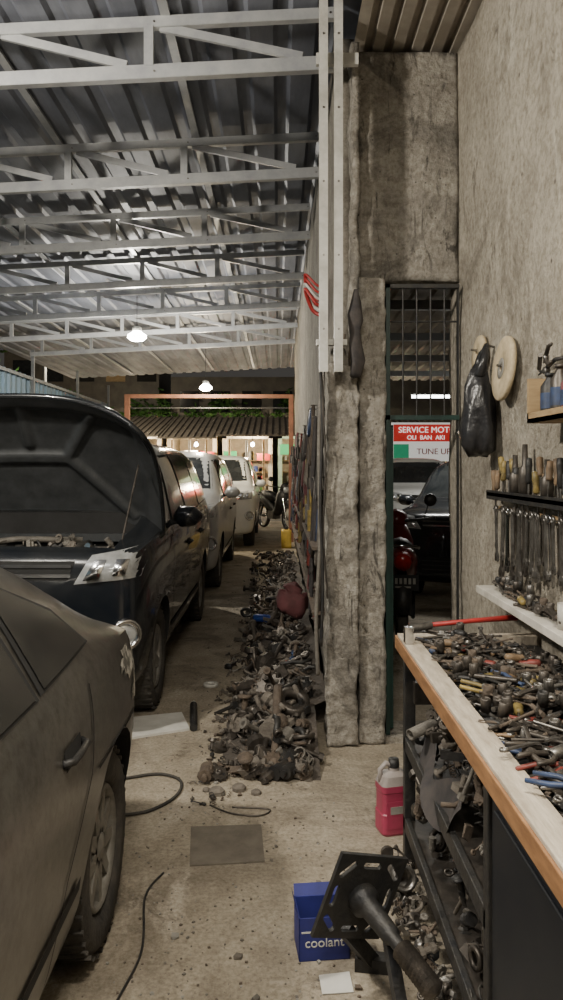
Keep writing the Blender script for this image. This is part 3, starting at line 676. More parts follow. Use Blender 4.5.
# ------------------------------------------------------------ street and shops
b=MB()
goods=[m_red,m_yel,m_blue,m_white,m_leaf,m_wood,m_white,m_black,m_rubber,m_greyp,m_maroon,m_paper,m_hbrn,m_paper]
for i,(x0,x1) in enumerate(((-13,-9.4),(-9.2,-6.4),(-6.2,-4.2),(-4.0,-2.2),(-2.0,-.2),(0,2.6),(2.8,6.5),(6.7,11))):
    wl=M('shop_wall_%d'%i,[(.55,.5,.4),(.30,.42,.33),(.55,.5,.42),(.50,.42,.30)][i%4])
    inn=M('shop_back_wall_%d'%i,(.62,.52,.38),(.4,.32,.22),scale=4)
    b.box((x0,27,0),(x0+.15,30,2.7),wl); b.box((x1-.15,27,0),(x1,30,2.7),wl); b.box((x0,27,2.45),(x1,27.2,2.7),wl); b.box((x0,29.5,0),(x1,29.7,2.7),inn)
    for q in range(3):
        if q==i%3: continue
        xa=x0+(x1-x0)*(q+.08)/3; xb=x0+(x1-x0)*(q+.85)/3; zz=R.uniform(1.6,2.0)
        c=R.choice([((.5,.04,.03),(.9,.06,.04)),((.7,.7,.65),(.9,.88,.75)),((.04,.3,.1),(.08,.7,.25)),((.5,.04,.03),(.9,.06,.04))])
        b.box((xa,26.9,zz),(xb,26.98,zz+R.uniform(.22,.42)),M('shop_sign_%d_%d'%(i,q),c[0],emis=c[1],estr=.6))
    for z in (.7,1.2,1.65):
        b.box((x0+.2,29.0,z),(x1-.2,29.45,z+.04),m_wood)
    for q in range(54):
        x=R.uniform(x0+.2,x1-.35); zz=R.choice((0,0,.74,1.24,1.69)); d=29.0 if zz else 27.3+R.uniform(0,1.4); h=R.uniform(.12,.38) if zz else R.uniform(.2,1.0)
        b.box((x,d,zz),(x+R.uniform(.08,.28),d+.3,zz+h),R.choice(goods))
    for q in range(3):
        x=x0+(x1-x0)*(q+.5)/3; b.cyl((x,26.2,0),(x,26.2,2.38),.04,m_white if q%2 else m_wood,n=8)
    za=R.uniform(2.38,2.5)
    vs=[(x0-.1,25.6,za),(x1+.1,25.6,za),(x1+.1,30,3.35),(x0-.1,30,3.35)]
    b.add(vs+[Vector(v)+Vector((0,0,.06)) for v in vs],[(0,3,2,1),(4,5,6,7),(0,1,5,4),(1,2,6,5),(2,3,7,6),(3,0,4,7)],m_tile)
    k=0
    x=x0
    while x<x1:
        b.bar((x,25.58,za+.08),(x,30,3.43),.05,.05,m_tile); x+=.22
b.build('street_shop_row')
b=MB(); m_bld=M('dim_building_wall',(.14,.125,.10),(.08,.07,.06),scale=2)
for (x0,x1,h) in ((-22,-12,5.5),(-11.5,-5,6.5),(-4.5,2,5.2),(2.6,9,6.8),(9.5,20,5.5)):
    b.box((x0,31.5,0),(x1,35,h),m_bld)
    for q in range(5):
        x=x0+(x1-x0)*(q+.3)/5; b.box((x,31.44,h-1.5),(x+.8,31.5,h-.6),R.choice([m_dark,m_glass,m_wood]))
b.build('street_back_buildings')
b=MB()
for k in range(1500):
    x=R.uniform(-9,3); z=3.5+.35*math.sin(x*2.1)+.25*math.sin(x*5)+R.gauss(0,.28)
    T=TR((x,31.0+R.uniform(-.4,.3),z),(R.uniform(0,6),R.uniform(0,6),R.uniform(0,6)),R.uniform(.12,.3))
    b.add([(0,-.6,0),(.28,0,.06),(0,.7,0),(-.28,0,.06)],[(0,1,2,3)],m_leaf,False,T)
for x in (-8,-5,-2,1): b.cyl((x,31.0,0),(x,31.0,3.5),.08,m_wood)
b.build('hedge_behind_shops')
for x in (-7.5,-5.0,-2.9,-.9,1.4,4.5):
    l=bpy.data.lights.new('shop_light','POINT'); l.energy=260; l.color=(1,.82,.56); l.shadow_soft_size=.15
    o=bpy.data.objects.new('shop_light',l); SC.collection.objects.link(o); o.location=(x,26.7,2.1)
    b=MB(); b.lathe([(0,-.1),(.06,-.07),(.07,0),(.02,.06),(0,.06)],m_bulb,n=12); b.cyl((0,0,.05),(0,0,.30),.01,m_black); b.build('shop_bulb_lamp',loc=(x,26.6,2.25))
l=bpy.data.lights.new('street_light','POINT'); l.energy=700; l.color=(1,.86,.62); l.shadow_soft_size=.2
o=bpy.data.objects.new('street_light',l); SC.collection.objects.link(o); o.location=(-6.0,22.5,5.2)
b=MB(); b.cyl((0,0,0),(0,0,5.6),.06,m_galv); b.cyl((0,0,5.55),(1.0,0,5.65),.04,m_galv); b.lathe([(0,0),(.15,.02),(.18,.08),(.05,.14),(0,.14)],m_bulb,TR((1.0,0,5.5)),n=14); b.build('street_lamp',loc=(-7.0,22.5,0))
def tree(loc,h,r,n=420):
    b=MB(); b.tube([(0,0,0),(.05,.02,h*.4),(-.03,0,h*.8)],[.12,.09,.05],m_wood,n=8)
    for k in range(n):
        a=R.uniform(0,6.3); q=R.uniform(0,1)**.5*r; z=h*.85+R.gauss(0,r*.45)
        T=TR((q*math.cos(a),q*math.sin(a),z),(R.uniform(0,6),R.uniform(0,6),R.uniform(0,6)),R.uniform(.12,.3))
        b.add([(0,-.6,0),(.28,0,.06),(0,.7,0),(-.28,0,.06)],[(0,1,2,3)],m_leaf,False,T)
    b.build('street_tree',loc=loc)
tree((-9.5,23.2,0),4,1.5); tree((-7.3,15,0),3.9,1.2,700); tree((-6.8,11.0,0),3.9,1.2,700)
b=MB(); m_nb=M('neighbour_wall',(.20,.17,.13),(.11,.095,.08),scale=1.5)
b.box((-12,4,0),(-9.2,21,5.2),m_nb)
for k in range(5): b.box((-9.2,5.5+3.0*k,1.9),(-9.15,6.8+3.0*k,3.2),m_dark); b.box((-9.18,5.4+3.0*k,1.8),(-9.10,6.9+3.0*k,1.9),m_white)
b.build('neighbour_house')
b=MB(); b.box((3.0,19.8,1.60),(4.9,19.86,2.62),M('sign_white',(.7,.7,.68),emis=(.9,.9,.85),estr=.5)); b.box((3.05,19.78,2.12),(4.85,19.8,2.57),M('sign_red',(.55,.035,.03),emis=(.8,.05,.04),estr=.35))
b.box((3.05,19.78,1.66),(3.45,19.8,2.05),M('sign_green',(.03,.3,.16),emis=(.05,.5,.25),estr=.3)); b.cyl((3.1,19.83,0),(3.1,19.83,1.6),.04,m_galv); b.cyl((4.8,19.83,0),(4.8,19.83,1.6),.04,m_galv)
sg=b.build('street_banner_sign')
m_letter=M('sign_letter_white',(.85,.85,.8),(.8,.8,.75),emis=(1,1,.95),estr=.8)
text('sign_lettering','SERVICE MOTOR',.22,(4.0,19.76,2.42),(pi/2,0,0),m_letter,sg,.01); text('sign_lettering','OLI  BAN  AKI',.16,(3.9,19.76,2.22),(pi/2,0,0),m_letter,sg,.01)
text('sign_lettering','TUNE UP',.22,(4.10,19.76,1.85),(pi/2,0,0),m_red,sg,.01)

# ------------------------------------------------------------ motorcycles
def moto(loc, rot, body):
    par=empty('underbone_motorcycle',loc,rot); b=MB()
    for y in (-.62,.62):
        T=Matrix.Translation((-.04,y,.29))@Matrix.Rotation(pi/2,4,'Y')
        b.lathe([(.235,.01),(.28,.0),(.292,.04),(.28,.08),(.235,.07)],m_rubber,T,n=28,closed=True)
        b.lathe([(.215,.02),(.24,.015),(.24,.065),(.215,.06)],m_chrome,T,n=28,closed=True)
        b.lathe([(0,.0),(.04,.0),(.04,.08),(0,.08)],m_greyp,T,n=12)
        for k in range(14):
            a=k*2*pi/14; b.cyl(T@Vector((.03*math.cos(a),.03*math.sin(a),.04)),T@Vector((.225*math.cos(a+.3),.225*math.sin(a+.3),.04)),.003,m_chrome,n=4)
    for x in (-.075,.075):
        b.cyl((x,-.62,.29),(x*.8,-.42,.82),.02,m_chrome); b.cyl((x*1.1,.62,.30),(x*1.3,.40,.66),.024,m_black); b.cyl((x*1.2,.62,.29),(x,.05,.33),.016,m_black)
    b.tube([(0,-.85,.50),(0,-.72,.61),(0,-.55,.63),(0,-.40,.52)],[.03,.06,.065,.04],body,n=10)
    b.tube([(0,-.36,.95),(0,-.36,.80),(0,-.26,.60),(0,-.12,.42),(0,.1,.38)],[.09,.15,.15,.11,.09],body,n=12)
    b.tube([(0,-.30,.50),(0,0,.42),(0,.3,.60),(0,.62,.74),(0,.82,.80)],[.06,.09,.14,.13,.05],body,n=12)
    b.tube([(0,-.08,.70),(0,.1,.74),(0,.35,.78),(0,.66,.83)],[.06,.11,.12,.06],m_black,n=12)
    b.tube([(0,-.48,.93),(0,-.42,.99),(0,-.32,1.0)],[.07,.11,.07],body,n=12); b.lathe([(0,.05),(.06,.03),(.08,0)],m_lens,TR((0,-.5,.93),(pi/2,0,0)),n=14)
    b.tube([(-.34,-.24,1.02),(-.2,-.30,1.0),(0,-.36,.98),(.2,-.30,1.0),(.34,-.24,1.02)],.014,m_black,n=8)
    for x in (-.24,.24):
        b.cyl((x,-.3,1.0),(x*1.2,-.3,1.16),.006,m_black,n=6); b.lathe([(0,-.01),(.055,-.01),(.06,.01),(0,.012)],m_black,TR((x*1.25,-.3,1.18),(pi/2,0,0)),n=12)
    b.box((-.1,-.05,.24),(.1,.22,.42),m_greyp); b.tube([(.09,-.05,.28),(.11,.2,.22),(.13,.45,.27),(.14,.72,.34)],[.02,.025,.04,.045],m_chrome,n=10)
    b.tube([(0,.80,.76),(0,.86,.74)],[.08,.06],m_redl,n=12); b.box((-.12,.865,.54),(.12,.875,.66),m_dark); b.tube([(0,.6,.62),(0,.75,.60),(0,.87,.50),(0,.9,.36)],[.05,.06,.07,.06],m_black,n=8)
    for k in range(6): b.box((-.095+.034*k,.876,.59),(-.075+.034*k,.878,.635),m_label)
    b.box((-.06,.876,.56),(.06,.878,.573),m_label)
    b.tube([(-.12,.45,.80),(-.13,.75,.86),(0,.84,.88),(.13,.75,.86),(.12,.45,.80)],.012,m_chrome,n=6)
    b.build('chassis_and_fairing',par)
    return par
mred=M('dark_red_fairing',(.20,.02,.02),(.12,.015,.015),rough=.3,coat=.4)
moto((1.06,6.6,0),pi-.12,mred)
moto((-.05,17.6,0),.5,m_black)
moto((.75,19.0,0),-.4,m_suv)

# ------------------------------------------------------------ scrap heap along partition
def hh(x,y):
    wdt=.64 if y<5 else (.56 if y<7 else .44)
    x0=.30-wdt
    u=(x-x0)/wdt
    if u<0: return 0
    e=max(0,min(1,(y-3.55)/.5)) if y<4.1 else 1
    lim=.25*min(1,max(0,(13-y)/3))
    return max(0,lim*u**1.15*e*(1+.5*noise.noise(Vector((x*4,y*2.5,0)))))
b=MB(); nx_,ny_=14,120; vs=[]
for j in range(ny_+1):
    for i in range(nx_+1):
        y=3.52+9.2*j/ny_; x=-.36+.64*i/nx_+.03*noise.noise(Vector((0,y*3,i)))
        x=min(x,.205 if y<4.25 else .28)
        h=hh(x,y); vs.append((x,y,h*.75-.008+(.02*noise.noise(Vector((x*14,y*14,3))) if h>.02 else 0)))
b.add(vs,[(j*(nx_+1)+i,j*(nx_+1)+i+1,(j+1)*(nx_+1)+i+1,(j+1)*(nx_+1)+i) for j in range(ny_) for i in range(nx_)],m_grime,True)
JM=[m_dust,m_dust,m_rusty,m_rusty,m_oily,m_oily,m_oily,m_black,m_greyp]
for k in range(1150):
    y=3.58+9.0*R.random()**1.7; x=.20-.56*R.random()**1.15
    if y<4.3: x=min(x,.13)
    s=R.uniform(.025,.06) if R.random()<.72 else R.uniform(.07,.11)
    x=min(x,.255-s*.9)
    z=hh(x,y)*.85+s*.3*R.uniform(.5,1.3)
    if x<-.14 and R.random()<.45: continue
    junk(b,(x,y,max(z,s*.3)),s,JM if R.random()<.98 else [m_hred,m_hblue,m_label,m_hyel],flat=R.random()<.55)
for k in range(44):
    y=3.75+4.5*R.random()**1.4; x=.08-.32*R.random(); s=R.uniform(.10,.15)
    junk(b,(x,y,hh(x,y)*.85+s*.3),s,[m_rusty,m_oily,m_dust,m_black,m_oily],flat=R.random()<.6)
for k in range(26):   # long rods and shafts sticking out
    y=3.85+5*R.random()**1.3; x=R.uniform(-.22,.08); a=R.uniform(0,6.3); L_=R.uniform(.1,.2); e=R.uniform(.0,.7)
    p=Vector((x,y,hh(x,y)*.85+.05+L_*math.sin(e)*.5)); d=Vector((math.cos(a)*math.cos(e)*L_*.5,math.sin(a)*math.cos(e)*L_,math.sin(e)*L_))
    m=R.choice(JM); r=R.uniform(.007,.018); b.cyl(p-d,p+d,r,m,n=9); b.cyl(p+d*.8,p+d,r*1.9,m,n=10)
for k in range(110):
    x=R.gauss(-.27,.10); y=3.3+3.4*R.random()**1.3; s=R.uniform(.012,.034)
    if x<-.42 or x>.1: continue
    junk(b,(x,y,s*.4),s,JM,flat=True)
b.cyl((.00,3.58,.035),(.16,3.82,.06),.032,m_oily,n=16); b.cyl((-.02,3.56,.035),(.01,3.60,.035),.036,m_black,n=16)
b.tube([(-.02,3.58,.03),(-.01,3.9,.12),(.0,4.12,.28)],[.018,.022,.026],m_rusty,n=8)
b.lathe([(.05,-.03),(.09,-.03),(.09,.03),(.05,.03)],m_oily,TR((.08,4.1,.20),(.5,.2,0)),n=20,closed=True)
b.build('scrap_parts_heap')
b=MB()
b.lathe([(0,-.13),(.10,-.12),(.14,-.05),(.135,.02),(.11,.06),(.07,.08),(.05,.09),(.07,.12),(.03,.13),(0,.12)],m_maroon,TR((.12,6.3,.37)),n=22)
b.v=[v+noise.noise_vector(v*7)*.05+noise.noise_vector(v*18)*.03 for v in b.v]; b.build('maroon_plastic_sack')
b=MB(); b.lathe([(0,-.09),(.03,-.09),(.035,-.07),(.035,.05),(.015,.08),(.015,.1),(0,.1)],m_blue,TR((-.13,6.7,.13),(pi/2,0,1.2)),n=14); b.build('blue_spray_can')
b=MB(); b.rough_box((.06,13.5,0),(.24,13.75,.33),.05,.01,6,m_yel); b.cyl((.15,13.6,.33),(.15,13.6,.38),.03,m_black); b.build('yellow_jerry_can')
b=MB()
for k in range(1300):
    y=2.1+8*R.random()**1.5; x=R.uniform(-.55,.35)+.12*R.gauss(0,1)
    if y>3.4 and x>.2: continue
    s=R.uniform(.002,.008) if R.random()<.94 else R.uniform(.008,.018)
    vs=[Vector(((i&1)-.5+R.uniform(-.25,.25),((i>>1)&1)-.5+R.uniform(-.25,.25),(((i>>2)&1))*.6))*s for i in range(8)]
    b.add(vs,[(0,2,3,1),(4,5,7,6),(0,1,5,4),(1,3,7,5),(3,2,6,7),(2,0,4,6)],R.choice([m_dust,m_rusty,m_greyp,m_dust,m_label]),False,TR((x,y,0),(0,0,R.uniform(0,6))))
for (x,y,s) in ((-.28,3.42,.06),(-.18,3.46,.055),(-.1,3.42,.04),(-.33,3.45,.03)):
    b.lathe([(0,0),(s*.6,0),(s*.62,s*.3),(s*.35,s*.5),(0,s*.5)],m_dust,TR((x,y,0)),n=7,smooth=False)
b.build('floor_debris')
b=MB(); vs=[(-.90,4.42,.0),(-.58,4.52,.0),(-.50,4.24,.0),(-.84,4.08,.0)]
b.add(vs+[Vector(v)+Vector((0,0,.012)) for v in vs],[(0,1,2,3),(7,6,5,4),(0,4,5,1),(1,5,6,2),(2,6,7,3),(3,7,4,0)],m_paper); b.build('white_board')
b=MB(); vs=[(-.36,3.10,.0),(-.07,3.12,.0),(-.05,2.83,.0),(-.33,2.80,.0)]
b.add(vs+[Vector(v)+Vector((0,0,.006)) for v in vs],[(0,1,2,3),(7,6,5,4),(0,4,5,1),(1,5,6,2),(2,6,7,3),(3,7,4,0)],m_plate); b.build('sheet_metal_offcut')
b=MB(); b.lathe([(.026,0),(.05,0),(.05,.02),(.026,.02)],m_paper,TR((-.455,5.09,0)),n=24,closed=True); b.build('bearing_ring')
b=MB(); b.cyl((-.52,4.62,.022),(-.475,4.22,.022),.022,m_black,n=16); b.cyl((-.525,4.66,.022),(-.52,4.62,.022),.014,m_paper); b.build('shock_absorber_tube')
b=MB(); z=.009
b.tube(smooth_path([(-1.0,3.45,z),(-.73,3.57,z),(-.57,3.62,z),(-.46,3.54,z),(-.46,3.38,z),(-.55,3.24,z),(-.68,3.19,z),(-.9,3.15,z)]),.007,m_rubber,n=8); b.build('air_hose')
b=MB()
b.tube(smooth_path([(-.44,1.7,.005),(-.46,2.0,.005),(-.42,2.3,.005),(-.46,2.6,.005),(-.42,2.75,.005)]),.004,m_black,n=8)
b.tube(smooth_path([(-.3,3.3,.004),(-.2,3.22,.004),(-.08,3.2,.004),(-.04,3.26,.004),(-.2,3.28,.004)]),.004,m_oily,n=6); b.build('electric_cable')

# clutter hung on the partition
b=MB()
cm=[m_cloth,m_cloth,m_rubber,m_oily,m_black,m_rusty,m_hred,m_maroon,m_dust,m_hblue]
for k in range(90):
    y=4.4+8*R.random()**1.2; z=R.uniform(1.0,1.98); h=R.uniform(.2,.55); w=R.uniform(.05,.12); x=.29-R.uniform(0,.06)
    m=R.choice(cm)
    pts=[(x,y,z),(x-.01,y-w,z-h*.4),(x-.02,y-w*.8,z-h*.85),(x-.02,y,z-h),(x-.02,y+w*.8,z-h*.85),(x-.01,y+w,z-h*.4),(x,y,z)]
    b.tube(smooth_path(pts,5),R.uniform(.008,.016),m,n=6); b.cyl((.31,y,z),(x-.02,y,z),.005,m_steel,n=6)
for k in range(26):
    y=R.uniform(4.5,11.5); z=R.uniform(1.1,1.95); h=R.uniform(.25,.6); w=R.uniform(.06,.13); m=R.choice([m_cloth,m_cloth,m_cloth,m_maroon,m_rusty,m_dust,m_hred])
    n_=14; vs=[]
    for j in range(11):
        v=j/10
        for i in range(n_+1):
            u=i/n_*2-1; vs.append((.285-.09*abs(math.sin(u*4.5+k+.4*math.sin(v*3)))*(.25+v*.6)-.01, y+u*w*(.3+.7*v**.7)+.02*math.sin(v*6+k), z-h*v*(1+.08*math.sin(u*9+k))+.02*math.sin(u*7)))
    b.add(vs,[(j*(n_+1)+i,j*(n_+1)+i+1,(j+1)*(n_+1)+i+1,(j+1)*(n_+1)+i) for j in range(10) for i in range(n_)],m,True)
for k in range(34):   # hanging shock absorbers, pipes, tools
    y=4.4+7.5*R.random(); z=R.uniform(.95,1.9); L_=R.uniform(.15,.4); m=R.choice([m_oily,m_rusty,m_hred,m_greyp,m_black,m_hyel,m_steel]); x=.25-R.uniform(0,.05); t=R.uniform(-.05,.05)
    b.cyl((x,y,z),(x,y+t,z-L_*.5),.010,m,n=8); b.cyl((x,y+t,z-L_*.5),(x,y+t*2,z-L_),.024,m,n=10); b.cyl((.31,y,z),(x,y,z),.004,m_steel,n=5)
for k in range(60):
    y=4.4+7*R.random(); z=R.uniform(.45,1.0); s=R.uniform(.03,.07); junk(b,(.235,y,z),s,[m_oily,m_rusty,m_dust,m_black,m_greyp,m_hred])
b.box((.20,4.4,1.0),(.30,11.5,1.02),m_rusty); b.box((.20,4.4,.62),(.30,11.5,.64),m_rusty)
b.build('hanging_belts_and_rags')
b=MB()
for k in range(4):
    z=2.66-.03*k; y=4.7
    b.tube(smooth_path([(.30,y,z),(.25,y-.05,z-.05-.01*k),(.17,y-.02,z+.03),(.22,y+.05,z-.09),(.30,y+.02,z-.14)],5),[.008]*21,m_red if k!=2 else m_paper,n=6,sx=1.5)
b.build('red_plastic_ribbon')
b=MB()
b.lathe([(0,1.96),(.02,1.97),(.04,2.04),(.035,2.12),(.028,2.2),(.036,2.27),(.02,2.36),(.012,2.42),(0,2.42)],m_cloth,TR((.41,3.92,0)),n=16)
b.v=[v+noise.noise_vector(v*11)*.03+noise.noise_vector(v*30)*.014 for v in b.v]; b.build('black_rag_bundle')

# ------------------------------------------------------------ workbench
wbp=empty('workbench',(0,0,0))
b=MB()
Y0,Y1=.55,2.87
b.box((.452,Y0,.795),(.98,Y1-.004,.82),m_black)
b.box((.455,Y0,.82),(.52,Y1-.005,.858),m_woodp); b.box((.52,Y1-.05,.82),(.975,Y1-.005,.858),m_woodp); b.box((.52,Y0,.82),(.975,Y0+.07,.858),m_woodp)
b.box((.447,Y0,.802),(.455,Y1,.850),m_woodo); b.box((.455,Y1-.005,.802),(.975,Y1+.003,.850),m_woodo)
b.build('top',wbp,bevel=.003)
b=MB()
for (x,y) in ((.49,2.80),(.96,2.80),(.49,1.70),(.96,1.70),(.49,.62),(.96,.62)): b.box((x-.02,y-.02,0),(x+.02,y+.02,.795),m_black)
for z in (.16,.46):
    b.box((.48,1.70,z),(.97,2.82,z+.02),m_oily); b.box((.47,1.70,z-.02),(.49,2.82,z+.03),m_black)
mnavy=M('navy_cabinet_paint',(.004,.006,.011),(.010,.012,.016),rough=.5,scale=5)
b.box((.475,.60,.06),(.49,1.66,.79),mnavy); b.box((.475,1.655,.06),(.97,1.665,.79),mnavy)
b.box((.468,.66,.10),(.476,1.13,.75),mnavy); b.box((.468,1.17,.10),(.476,1.63,.75),mnavy); b.box((.455,1.09,.35),(.468,1.105,.5),m_steel)
b.box((.50,2.75,.62),(.96,2.80,.70),m_oily)
b.build('frame_and_cabinet',wbp,bevel=.003)
b=MB(); hm=[m_hyel,m_hyel,m_hred,m_black,m_hblue,m_black,m_oily,m_hbrn,m_black]
sm=[m_steel,m_oily,m_oily,m_rusty,m_oily,m_black]
for k in range(1500):
    y=R.uniform(.75,2.74); x=R.uniform(.552,.90); lay=R.random()**1.2*.075*(.5+.5*math.sin(y*5+x*6)**2)
    if x>.80: lay*=.4
    z=.830+lay; a=R.uniform(0,6.3)
    if x>.84: a=R.choice((0,pi))+R.uniform(-.3,.3)
    T=TR((x,y,z),(R.uniform(-.2,.2),R.uniform(-.2,.2),a))
    t=R.random()
    if t<.34: wrench(b,T@Matrix.Translation((0,-.06,0)),R.uniform(.08,.17),R.choice(sm))
    elif t<.43: screwdriver(b,T@Matrix.Rotation(pi/2,4,'X')@Matrix.Translation((0,0,-.06)),R.uniform(.10,.16),R.choice(hm))
    elif t<.58: socket(b,T@Matrix.Rotation(R.choice((0,pi/2)),4,'X'),R.choice(sm))
    elif t<.65: pliers(b,T@Matrix.Scale(.8,4),R.choice(hm+[m_oily,m_oily,m_black]))
    elif t<.88:
        d=Vector((0,R.uniform(.03,.09),0)); b.cyl(T@-d,T@d,R.uniform(.003,.008),R.choice(sm),n=7)
    else: junk(b,(x,y,z+.008),R.uniform(.014,.036),sm,flat=True)
b.build('hand_tools_pile')
b=MB(); b.tube([(.55,2.74,.915),(.72,2.79,.92),(.90,2.83,.925)],[.009,.009,.012],m_red,n=10); b.cyl((.47,2.71,.905),(.56,2.745,.915),.014,m_steel)
b.box((.455,2.68,.86),(.485,2.72,.918),m_chrome); b.build('red_torque_wrench')
b=MB()
for k in range(620):
    z0=R.choice((.02,.02,.18,.18,.48,.48,.48)); y=R.uniform(1.74,2.74) ; x=R.uniform(.505,.90)
    s=R.uniform(.025,.07); junk(b,(x,y,z0+s*.7+R.random()*.17),s,[m_oily,m_oily,m_rusty,m_greyp,m_black,m_steel,m_dust,m_black])
b.build('stored_scrap_parts',wbp)
b=MB(); b.lathe([(.015,0),(.019,0),(.019,.40),(.015,.40)],m_greyp,TR((.44,2.50,.60),(0,1.40,.55)),n=16,closed=True); b.build('steel_pipe',wbp)
b=MB()
n_=14; vs=[]
for j in range(11):
    for i in range(n_+1):
        u=i/n_; v=j/10; vs.append((.50-.04*v+.02*math.sin(u*9), 2.05+.5*u, .56-.10*v+.035*math.sin(u*8+v*2)))
b.add(vs,[(j*(n_+1)+i,j*(n_+1)+i+1,(j+1)*(n_+1)+i+1,(j+1)*(n_+1)+i) for j in range(10) for i in range(n_)],m_cloth,True); b.build('oily_rag',wbp)
b=MB()
for k in range(170):
    y=R.uniform(1.9,2.78); x=R.uniform(.38,.455) if y>2.3 else R.uniform(.43,.46); s=R.uniform(.018,.05); junk(b,(x,y,s*.6+R.random()*.07),s,[m_oily,m_rusty,m_greyp,m_steel,m_dust,m_black])
b.lathe([(.03,-.06),(.04,-.06),(.04,.06),(.03,.06)],m_steel,TR((.41,2.52,.12),(1.2,.4,0)),n=18,closed=True)
b.build('loose_bolts_and_bushings')

par=empty('slotted_plate_stand',(0,0,0))
axis=Vector((.42,-.88,-.16)).normalized()
rot=axis.to_track_quat('Z','Y').to_matrix().to_4x4()@Matrix.Rotation(math.radians(-18),4,'Z')
T=Matrix.Translation((.235,2.14,.270))@rot
b=MB(); b.cbox((.24,.25,.012),m_black,T); pl=b.build('slotted_plate',par)
cb=MB(); cb.mid(m_black)
for (x,y,a) in ((-.08,.08,.78),(.08,.08,-.78),(-.08,-.08,-.78),(.08,-.08,.78),(0,.095,0),(0,-.095,0),(-.095,0,1.57),(.095,0,1.57)):
    poly=[]
    for i in range(12):
        t=2*pi*i/12; poly.append(((.022 if math.cos(t)>0 else -.022)+.010*math.cos(t),.010*math.sin(t)))
    cb.prism(poly,.06,m_black,T@Matrix.Translation((x,y,0))@Matrix.Rotation(a,4,'Z'))
cut=cb.build('cut_tmp'); bo=pl.modifiers.new('b','BOOLEAN'); bo.object=cut; bo.solver='EXACT'
dg=bpy.context.evaluated_depsgraph_get(); me=bpy.data.meshes.new_from_object(pl.evaluated_get(dg)); pl.modifiers.clear(); pl.data=me; bpy.data.objects.remove(cut)
b=MB(); b.lathe([(0,0),(.045,0),(.045,.03),(.030,.04),(.026,.16),(.018,.17),(.018,.27)],m_black,T,n=20)
prof=[(.018,.20)]
for i in range(11): prof+= [(.030,.21+i*.013),(.021,.2165+i*.013)]
prof+=[(.0,.355)]
b.lathe(prof,m_oily,T,n=18,smooth=False)
b.lathe([(0,-.06),(.03,-.055),(.03,0)],m_black,T,n=14)
b.bar(T@Vector((.0,-.11,-.02)),(.28,2.24,.02),.04,.04,m_black); b.bar((.23,2.24,.02),(.36,2.22,.02),.045,.04,m_black)
b.bar(T@Vector((.02,-.02,.13)),(.33,1.92,.02),.03,.03,m_black); b.bar((.24,1.90,.018),(.42,1.96,.018),.04,.035,m_black)
b.build('hub_shaft_and_legs',par)

b=MB(); Tb=TR((.135,2.33,0),(0,0,.10))
m_bluebox=M('blue_carton',(.03,.035,.22),(.02,.025,.14),rough=.6)
w_,d_,h_=.078,.06,.13; t=.003
b.box((-w_,-d_,0),(w_,-d_+t,h_),m_bluebox,Tb); b.box((-w_,d_-t,0),(w_,d_,h_),m_bluebox,Tb); b.box((-w_,-d_,0),(-w_+t,d_,h_),m_bluebox,Tb); b.box((w_-t,-d_,0),(w_,d_,h_),m_bluebox,Tb); b.box((-w_,-d_,0),(w_,d_,t),m_bluebox,Tb)
b.add([(-w_,d_,h_),(w_,d_,h_),(w_,d_+.02,h_+.03),(-w_,d_+.02,h_+.03)],[(0,1,2,3)],m_bluebox,False,Tb)
b.add([(-w_,-d_,h_),(-w_,d_,h_),(-w_-.01,d_,h_+.03),(-w_-.01,-d_,h_+.03)],[(0,1,2,3)],m_bluebox,False,Tb)
b.box((-w_*.9,-d_-.001,.085),(w_*.9,-d_,.09),m_paper,Tb)
cbx=b.build('blue_coolant_carton'); text('lettering','coolant',.04,Tb@Vector((0,-d_-.002,.055)),(pi/2,0,.10),m_paper,cbx,.0008)
b=MB(); vs=[(.12,2.20,.002),(.21,2.21,.006),(.215,2.13,.002),(.125,2.12,.003)]
b.add(vs+[Vector(v)+Vector((0,0,.002)) for v in vs],[(0,1,2,3),(7,6,5,4),(0,4,5,1),(1,5,6,2),(2,6,7,3),(3,7,4,0)],m_paper); b.build('paper_slip')

b=MB(); Tc=TR((.475,3.08,0),(0,0,.25))
def rsec(w,d,z,r=.02,n=5):
    pts=[]
    for cx,cy,a0 in ((w-r,d-r,0),(-w+r,d-r,pi/2),(-w+r,-d+r,pi),(w-r,-d+r,3*pi/2)):
        for i in range(n): a=a0+pi/2*i/(n-1); pts.append((cx+r*math.cos(a),cy+r*math.sin(a),z))
    return pts
def loft(b,secs,mats,T):
    n=len(secs[0])
    for k in range(len(secs)-1):
        b.add(secs[k]+secs[k+1],[(i,(i+1)%n,n+(i+1)%n,n+i) for i in range(n)],mats[k],True,T)
    b.add(secs[0],[tuple(range(n))[::-1]],mats[0],False,T); b.add(secs[-1],[tuple(range(n))],mats[-1],False,T)
loft(b,[rsec(.062,.045,.0),rsec(.067,.05,.01),rsec(.067,.05,.085),rsec(.064,.047,.09),rsec(.064,.047,.17),rsec(.067,.05,.175),rsec(.067,.05,.20),rsec(.055,.042,.235),rsec(.022,.022,.25,.018),rsec(.02,.02,.27,.018)],
     [m_pink]*6+[m_jug]*3,Tc)
b.lathe([(0,.295),(.021,.295),(.023,.27),(.023,.262)],m_black,Tc,n=16)
b.tube([(-.055,0,.20),(-.06,0,.255),(-.035,0,.28),(-.005,0,.262)],.011,m_jug,n=8,T=Tc)
b.box((-.05,-.052,.03),(.05,-.050,.14),m_pink,Tc); b.box((-.035,-.0535,.09),(.02,-.052,.12),m_label,Tc)
b.build('fluid_canister')

